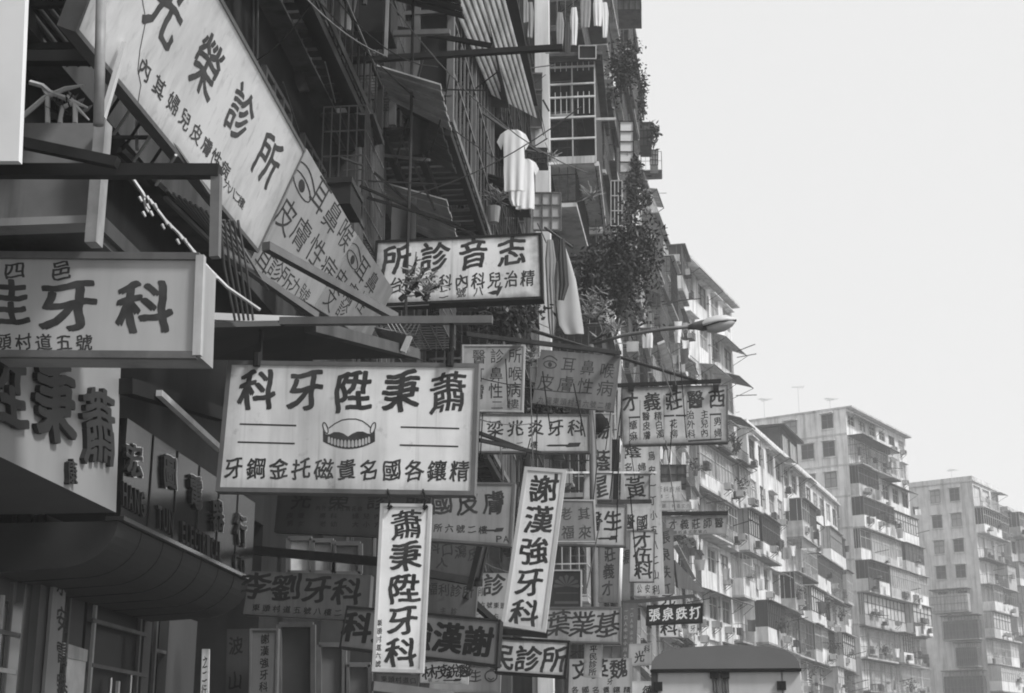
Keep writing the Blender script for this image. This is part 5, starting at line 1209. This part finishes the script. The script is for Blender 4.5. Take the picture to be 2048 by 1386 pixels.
# ---- baskets, cages and other single things on the mid fronts
def crate_px(name, label, x0, x1, y0, y1, Y, d, m, bars=None, cat='box', nx=3, ny=3):
    q = MB(); P = [at(x0, y0, Y), at(x1, y0, Y), at(x1, y1, Y), at(x0, y1, Y)]; q.prism(P, V((0, d, 0)), m); o = q.thing(name, label, cat)
    if bars:
        f = MB()
        for k in range(nx + 1): f.bar(P[0].lerp(P[1], k / nx) + V((0, -.02, 0)), P[3].lerp(P[2], k / nx) + V((0, -.02, 0)), .03, bars)
        for k in range(ny + 1): f.bar(P[0].lerp(P[3], k / ny) + V((0, -.022, 0)), P[1].lerp(P[2], k / ny) + V((0, -.022, 0)), .03, bars)
        f.build('bars', o, o.location)
    return o
crate_px('basket', 'dark hanging basket left of the barred corner balcony foot', 1056, 1094, 297, 326, 36, .5, TIN, STEEL, 'basket', 5, 3)
crate_px('paned_screen', 'light paned screen below the white T-shirts', 1066, 1122, 386, 460, 36, .1, CONCM, STEELM, 'screen', 3, 3)
crate_px('paned_screen', 'column of bright white panes on the skyline block', 1240, 1267, 243, 345, 50, .15, mat('white_panes_m', .75, .5, .1), STEEL, 'window', 1, 5)
crate_px('caged_window', 'tall light-framed barred window on the skyline block', 1222, 1244, 362, 452, 47, .2, SOOT, STEELL, 'window', 3, 3)
crate_px('folding_chair', 'pale metal frame standing on the barred corner balcony roof', 1158, 1192, 92, 118, 41.6, .05, SOOT, STEELL, 'frame', 1, 1)
crate_px('storage_box', 'dark box hanging over the tiny far laundry', 1322, 1372, 930, 968, 56, 1.2, TIN, STEEL, 'box', 3, 2)
crate_px('roof_shed', 'dark shed-like box jutting against the sky at the top', 1236, 1282, -20, 20, 52, 1.5, TIN, STEEL, 'shed', 4, 2)
crate_px('caged_box', 'dark barred box on the skyline under the bushy growth', 1280, 1303, 245, 292, 60, 1.2, TIN, STEEL, 'cage', 3, 3)
crate_px('caged_box', 'grey barred box against the sky below the trailing plant', 1300, 1316, 300, 330, 66, 1.0, CONCM, STEEL, 'cage', 3, 3)
sheet('tin_awning', 'pale slanting awning over the small dark sign cluster', [at(1346, 1092, 44), at(1356, 1088, 44), at(1392, 1158, 56), at(1386, 1160, 56)], .1, TINL, 0, 10, 'awning')
sheet('tin_awning', 'dark broad awning under the pale slanting one', [at(1350, 1120, 42), at(1386, 1160, 55), at(1410, 1185, 58), at(1356, 1175, 44)], .06, TIN, 0, 10, 'awning')
sheet('tin_awning', 'white curved tin hood on the front left of the lamp head', [at(1316, 690, 60), at(1330, 684, 60), at(1348, 740, 66), at(1334, 744, 66)], .1, WHITEW, 0, 10, 'awning')
# tv aerials on the far roofs
for i, (bk, x, y, h_) in enumerate(((M_, .8, 5, 2.8), (M_, .5, 8.5, 2.0), (M_, 2.5, 2.5, 1.6), (L_, 3, 2, 1.8), (K_, 9, 3, 2.2), (N_, 2, 3, 1.8), (N_, 8, 3, 1.6))):
    p = bk.w2((x, y, bk.H + .15)); q = MB(); q.bar(p, p + V((0, 0, h_)), .018, STEELM); rz = R.uniform(0, 3)
    for k in range(5): dx = V((math.cos(rz), math.sin(rz), 0)) * (.7 - .1 * k); pp = p + V((-math.sin(rz), math.cos(rz), 0)) * (k - 2) * .25 + V((0, 0, h_)); q.bar(pp - dx, pp + dx, .018, STEELM)
    q.bar(p + V((math.sin(rz), -math.cos(rz), 0)) * .6 + V((0, 0, h_)), p - V((math.sin(rz), -math.cos(rz), 0)) * .6 + V((0, 0, h_)), .02, STEELM)
    q.thing('tv_aerial', 'thin television aerial on the roof of ' + bk.short, 'aerial', 'television aerials on far roofs')

# ================================================================== street lamp
LP = empty('street_lamp', 'street lamp with a long slim arm and boat-shaped head against the sky', 'street lamp', (at(1182, 690, 25.5).x, 25.5, 0)); LO = LP.location.copy()
a = at(1182, 690, 25.5)
q = MB(); q.tube([(a.x, 25.5, 0), (a.x, 25.5, 3), (a.x, 25.5, a.z)], [.09, .07, .055], STEELM, 10); smooth(q.build('post', LP, LO))
q = MB(); q.tube([a, at(1250, 670, 25.5), at(1330, 658, 25.5), at(1392, 652, 25.5)], [.03, .032, .034, .038], STEELM, 8); smooth(q.build('arm', LP, LO))
q = MB(); q.tube([at(1376, 655, 25.5), at(1390, 652, 25.5), at(1404, 651, 25.5), at(1412, 650, 25.5)], [.04, .07, .10, .105], STEELM, 12); smooth(q.build('collar', LP, LO))
q = MB(); ax0, ax1 = at(1406, 656, 25.5), at(1472, 641, 25.5); d = ax1 - ax0; upv = V((0, 0, 1)) - d.normalized() * d.normalized().z; upv.normalize(); sdv = d.normalized().cross(upv)
vs, fs = [], []
prof = [(0, .13), (.15, .17), (.45, .19), (.75, .15), (.95, .07), (1.02, .02)]
prof = [(t, r_ * .85) for t, r_ in prof]
for t, r_ in prof:
    for k in range(9): th = math.pi * k / 8; vs.append(ax0 + d * t + sdv * math.cos(th) * r_ * 1.1 + upv * (math.sin(th) * r_ * 1.05))
for i in range(len(prof) - 1):
    for k in range(8): fs.append((i * 9 + k, i * 9 + k + 1, (i + 1) * 9 + k + 1, (i + 1) * 9 + k))
for i in range(len(prof) - 1): fs.append((i * 9, (i + 1) * 9, (i + 1) * 9 + 8, i * 9 + 8))
q.add(vs, fs, mat('lamp_shell', .5, .4, .1)); smooth(q.build('lamp_head', LP, LO))
q = MB(); vs, fs = [], []
prof = [(.1, .10), (.3, .16), (.6, .16), (.85, .10), (.95, .04)]
for t, r_ in prof:
    for k in range(9): th = -math.pi * k / 8; vs.append(ax0 + d * t + sdv * math.cos(th) * r_ * 1.0 + upv * (math.sin(th) * r_ * .8 - .012))
for i in range(len(prof) - 1):
    for k in range(8): fs.append((i * 9 + k, (i + 1) * 9 + k, (i + 1) * 9 + k + 1, i * 9 + k + 1))
q.add(vs, fs, mat('lamp_bowl', .5, .12, .05)); smooth(q.build('glass_bowl', LP, LO))
q = MB(); q.tube([ax0 + sdv * .12 - upv * .01, ax0 + d * .5 + sdv * .2 - upv * .01, ax0 + d * 1.0 + sdv * .03], .014, STEEL, 5); q.tube([ax0 - sdv * .12 - upv * .01, ax0 + d * .5 - sdv * .2 - upv * .01, ax0 + d * 1.0 - sdv * .03], .014, STEEL, 5); q.build('rim', LP, LO)

# ================================================================== truck seen from behind
TR = empty('box_truck', 'grey box truck with a dark rounded roof seen from behind at the bottom', 'truck', (.68, 18, 0)); TO2 = TR.location.copy()
x0, x1 = at(1302, 1340, 18).x, at(1600, 1340, 18).x; zt = at(1450, 1291, 18).z; zr = at(1450, 1338, 18).z
TP = mat('truck_paint', .55, .4, .08, 1.0, .15)
q = MB(); q.box(x0, x1, 18.02, 22.2, .75, zr - .005, TP); q.build('body', TR, TO2)
q = MB(); prof = [(0, 0), (.005, .07), (.03, .13), (.08, .18), (.16, .215), (.3, .235), (.5, .25), (.7, .24), (.84, .215), (.92, .18), (.97, .12), (.995, .06), (1, 0)]
hk = (zt - zr) / .25
q.prism([V((x0 + (x1 - x0) * u, 17.94, zr + v * hk)) for u, v in prof][::-1], V((0, 4.4, 0)), mat('truck_roof', .15, .55, .15, 1.5))
q.build('roof', TR, TO2)
q = MB(); q.box(x0 - .01, x1 + .01, 17.92, 18.019, zr - .035, zr - .006, STEEL); q.build('rear_rail', TR, TO2)
xm = at(1440, 1360, 18).x; xl, xr_ = at(1316, 1360, 18).x, at(1562, 1360, 18).x
for u0, u1 in ((xl, at(1424, 1360, 18).x), (at(1457, 1360, 18).x, xr_)):
    q = MB(); q.box(u0, u1, 17.975, 18.018, .95, zr - .04, TP); dr = q.build('door', TR, TO2)
    h = MB(); ud = u0 if u0 == xl else u1
    for zz in (1.2, 2.0, at(1500, 1372, 18).z): h.box(ud - .05, ud + .05, 17.94, 17.974, zz - .05, zz + .05, STEEL)
    h.build('hinge', dr, TO2)
q = MB()
for x in (1428, 1434, 1446, 1452): xx = at(x, 1360, 18).x; q.tube([(xx, 17.96, .95), (xx, 17.96, zr - .03)], .013, STEELM, 6)
for x in (1429, 1450): xx = at(x, 1360, 18).x; q.box(xx - .05, xx + .05, 17.93, 17.972, zr - .11, zr - .03, STEEL)
q.build('door_lock', TR, TO2)
q = MB(); q.box(x0, xl - .01, 17.98, 18.018, .75, zr - .04, mat('truck_dark', .1, .5, .1)); q.box(xr_ + .02, x1, 17.98, 18.018, .75, zr - .04, TP); q.box(x0, x1, 17.97, 18.018, .75, .94, STEEL); q.build('rear_frame', TR, TO2)
q = MB(); q.box(x0 + .15, x1 - .15, 22.25, 24.0, .7, 2.4, TP); q.build('cab', TR, TO2)
q = MB(); q.box(x0 + .5, x1 - .5, 18.3, 23.8, .5, .74, STEEL); q.build('chassis', TR, TO2)
for y in (19.0, 23.2):
    for xx in (x0 + .02, x1 - .26):
        q = MB(); q.tube([(xx, y, .42), (xx + .24, y, .42)], .42, SOOT, 18); wh = q.build('wheel', TR, TO2)
        q = MB(); q.tube([(xx - .005, y, .42), (xx + .245, y, .42)], .22, STEELM, 12); q.build('rim', wh, TO2)

# ================================================================== the tangle on the dark tenement
garment('curtain', 'pale gathered curtain behind a barred pane high in the dark tenement', 'curtain', [(126, 692, 738), (150, 691, 739), (180, 692, 738), (214, 693, 737)], 19.94, mat('curtain_cloth', .3, .95, .4, 3), folds=9, depth=.01)
CR = random.Random(31)
def where(p):
    x = 'beside the huge tilted sign' if p.y < 19 else 'above the stained white clinic sign' if p.y < 26 else 'beyond the striped awning'
    return x + (', low down' if p.z < 9 else ', halfway up' if p.z < 12.5 else ', high up')
for i in range(46):
    Y = CR.uniform(13.5, 36); X = CR.uniform(-3.9, -2.7); Z = CR.uniform(6.6, 11 + (Y - 13) * .55)
    d = V((CR.uniform(.2, 1.1), CR.uniform(-.3, .3), CR.uniform(-.15, .2))) if CR.random() < .5 else V((CR.uniform(-.1, .1), CR.uniform(.8, 2.6), CR.uniform(-.2, .2)))
    beam('bamboo_pole', 'thin rod on the tenement ' + where(V((X, Y, Z))), V((X, Y, Z)), V((X, Y, Z)) + d, CR.choice((.012, .016, .022)), CR.choice((IRON, IRON, STEELM, WOOD, STEELM)), 'pole', group='sticks and rods of the dark tenement')
for i in range(40):
    Y = CR.uniform(14, 36); X = CR.uniform(-3.6, -3.0); Z = CR.choice((7.5, 10.9, 10.9, 11.6, 13.9, 14.6, 16.9)); a, e, h = CR.uniform(.2, .6), CR.uniform(.2, .7), CR.uniform(.2, .6)
    cm_ = CR.choice((WOOD, TIN, IRON, PLANK, PLANK)); q = MB(); q.box(X - a, X, Y, Y + e, Z, Z + h, cm_); q.box(X - a - .02, X + .015, Y - .02, Y + e + .02, Z + h - .05, Z + h + .015, CR.choice((WOOD, IRON)))
    q.thing('storage_box', tone(cm_) + ' crate on the tenement ' + where(V((X, Y, Z))), 'box', 'boxes piled on the dark tenement')
for i in range(18):
    Y = CR.uniform(18, 36); X = CR.uniform(-3.5, -2.75); Z = CR.uniform(8, 10.5 + (Y - 13) * .45); w_, h_ = CR.uniform(.25, .5), CR.uniform(.4, 1.0); m = CR.choice((CLOTHD, CLOTHD, mat('dull_cloth', .14, .95, .5, 4), IRON))
    cloth('hanging_garment', tone(m) + ' cloth on the tenement ' + where(V((X, Y, Z))), 'clothing', V((X, Y, Z)), w_, h_, m, 'cloths in the shadow of the dark tenement')
for i in range(9):
    Y = CR.uniform(15, 32); Z = CR.uniform(8, 12); a = V((CR.uniform(-4, -3.3), Y, Z)); w_ = CR.uniform(.8, 2); dp = CR.uniform(.5, 1.1)
    sheet('sheet_panel', 'rusty corrugated sheet on the tenement ' + where(a), [a, a + V((0, w_, 0)), a + V((dp, w_, -CR.uniform(.1, .5))), a + V((dp, 0, -.3))], .02, CR.choice((TIN, IRON, TINL)), .02, 9, group='rusty sheets on the dark tenement')
for i in range(26):
    a = V((CR.uniform(-4.1, -3), CR.uniform(12, 26), CR.uniform(4.5, 11))); e = a + V((CR.uniform(.2, 2.6), CR.uniform(-2, 7), CR.uniform(-1.2, 1.2))); sag = CR.uniform(.05, .5)
    wire('cable', 'thin cable sagging ' + where((a + e) / 2), [a.lerp(e, t / 8) - V((0, 0, sag * 4 * (t / 8) * (1 - t / 8))) for t in range(9)], .008, CR.choice((STEEL, STEEL, STEELM)), group='cables strung among the signs')
for i in range(34):
    Y = CR.uniform(15, 33); X = CR.uniform(-3.2, .6); zt = 1.6 + Y * CR.uniform(.16, .31); L_c = CR.uniform(.4, 1.6)
    wire('cable', 'thin straight wire hanging among the signs, ' + ('left of the leaning vertical sign' if X < -1.8 else 'around the leaning vertical sign' if X < -.6 else 'near the streaky doctor sign'), [V((X, Y, zt)), V((X + CR.uniform(-.2, .2), Y, zt - L_c))], .009, CR.choice((STEEL, STEELM, STEELM)), group='hanging wires among the signs')
for i in range(36):
    t = CR.random(); Y = 44 + t * 46; X = -1.9 + 2.9 * t * t + CR.uniform(-.2, .25); Z = CR.uniform(10, min(34, 16 + .25 * Y)); w_, h_ = CR.uniform(.3, .6), CR.uniform(.5, 1.1); m = CR.choice((CLOTH, CLOTH, CLOTHG))
    cloth('hanging_garment', tone(m) + ' washing on the cluttered fronts ' + ('just past the barred corner balcony' if Y < 56 else 'behind the largest shrub' if Y < 72 else 'left of the lamp head') + (', low' if Z < 16 else ', halfway up' if Z < 24 else ', high up'), 'clothing', V((X, Y, Z)), w_, h_, m, 'washing along the middle fronts')

for i in range(16):                                          # drain and service pipes climbing the near fronts
    Y = 14 + i * 1.7 + CR.uniform(-.5, .5); X = CR.choice((-4.12, -3.0, -2.92)); z0_ = CR.choice((4.6, 6.9, 9.5)); 
    wire('service_pipe', 'thin service pipe on the tenement ' + where(V((X, Y, z0_))), [V((X, Y, z0_)), V((X + .02, Y, z0_ + 2.2)), V((X, Y + .05, z0_ + CR.uniform(4, 9)))], CR.choice((.02, .03)), CR.choice((STEELM, IRON, TIN)), 'pipe', 'service pipes of the dark tenement')
for i in range(12):                                          # window cages hung on the near wall
    Y = 13.6 + i * 1.9; z_ = CR.choice((7.6, 8.2, 11.3, 11.8)); q = MB(); m = CR.choice((IRON, STEELM, IRON)); d_ = CR.uniform(.5, 1.0); w_ = CR.uniform(1.1, 1.7); h_ = CR.uniform(1.2, 1.9)
    n = 12
    for k in range(n + 1): yy = Y + w_ * k / n; q.bar((XW + d_, yy, z_), (XW + d_, yy, z_ + h_), .016, m); q.bar((XW, yy, z_), (XW + d_, yy, z_), .016, m)
    for k in range(6): zz = z_ + h_ * k / 5; q.bar((XW + d_, Y, zz), (XW + d_, Y + w_, zz), .02, m); q.bar((XW, Y, zz), (XW + d_, Y, zz), .016, m); q.bar((XW, Y + w_, zz), (XW + d_, Y + w_, zz), .016, m)
    for k in range(5): xx = XW + d_ * k / 5; q.bar((xx, Y, z_), (xx, Y, z_ + h_), .014, m); q.bar((xx, Y, z_), (xx, Y + w_, z_), .014, m)
    q.thing('window_cage', 'thin barred cage on the tenement ' + where(V((XW, Y, z_))), 'cage', 'window cages on the dark tenement')
for i in range(46):                                          # poles and small racks bristling from the middle fronts
    Y = 43 + 48 * CR.random(); t = (Y - 43) / 48; X = -2.6 + 3.4 * t * t; Z = CR.uniform(9, min(35, 18 + .22 * Y))
    lab = ('just past the barred corner balcony' if Y < 56 else 'behind the largest shrub' if Y < 72 else 'left of the lamp head') + (', low' if Z < 16 else ', halfway up' if Z < 24 else ', high up')
    if i % 2: beam('bamboo_pole', 'thin drying pole jutting out ' + lab, V((X, Y, Z)), V((X + CR.uniform(1.1, 2.0), Y + CR.uniform(-.3, .3), Z + CR.uniform(-.1, .3))), .035, CR.choice((STEELM, WOOD, STEELL)), 'pole', group='drying poles of the middle fronts')
    else:
        q = MB(); m = CR.choice((STEELM, STEELL, IRON)); w_, d_, h_ = CR.uniform(1.0, 2.2), CR.uniform(.9, 1.4), CR.uniform(.8, 1.8)
        for k in range(7): yy = Y + w_ * k / 6; q.bar((X + d_, yy, Z), (X + d_, yy, Z + h_), .03, m)
        for k in range(4): xx = X + d_ * k / 3; q.bar((xx, Y, Z), (xx, Y, Z + h_), .03, m)
        for zz in (Z, Z + h_ / 2, Z + h_): q.bar((X, Y, zz), (X + d_, Y, zz), .035, m); q.bar((X + d_, Y, zz), (X + d_, Y + w_, zz), .035, m)
        q.box(X, X + d_, Y, Y + w_, Z - .05, Z - .02, CR.choice((TIN, CONCM, WOOD)))
        q.thing('window_cage', 'small barred cage jutting out ' + lab, 'cage', 'window cages of the middle fronts')

# ================================================================== the air: pale glare that swallows the far blocks
hm = bpy.data.materials.new('haze_air'); hm.use_nodes = True
hn = hm.node_tree.nodes; hl = hm.node_tree.links
hn.remove(hn['Principled BSDF'])
pv = hn.new('ShaderNodeVolumePrincipled'); pv.inputs['Color'].default_value = (.93, .93, .93, 1); pv.inputs['Density'].default_value = 0.0014
hl.new(pv.outputs[0], hn['Material Output'].inputs['Volume'])
b = MB(); b.box(-75, 115, -20, 315, -1.4, 52, ROAD); o = b.build('haze'); o.data.materials.clear(); o.data.materials.append(hm); tag(o, kind='stuff')
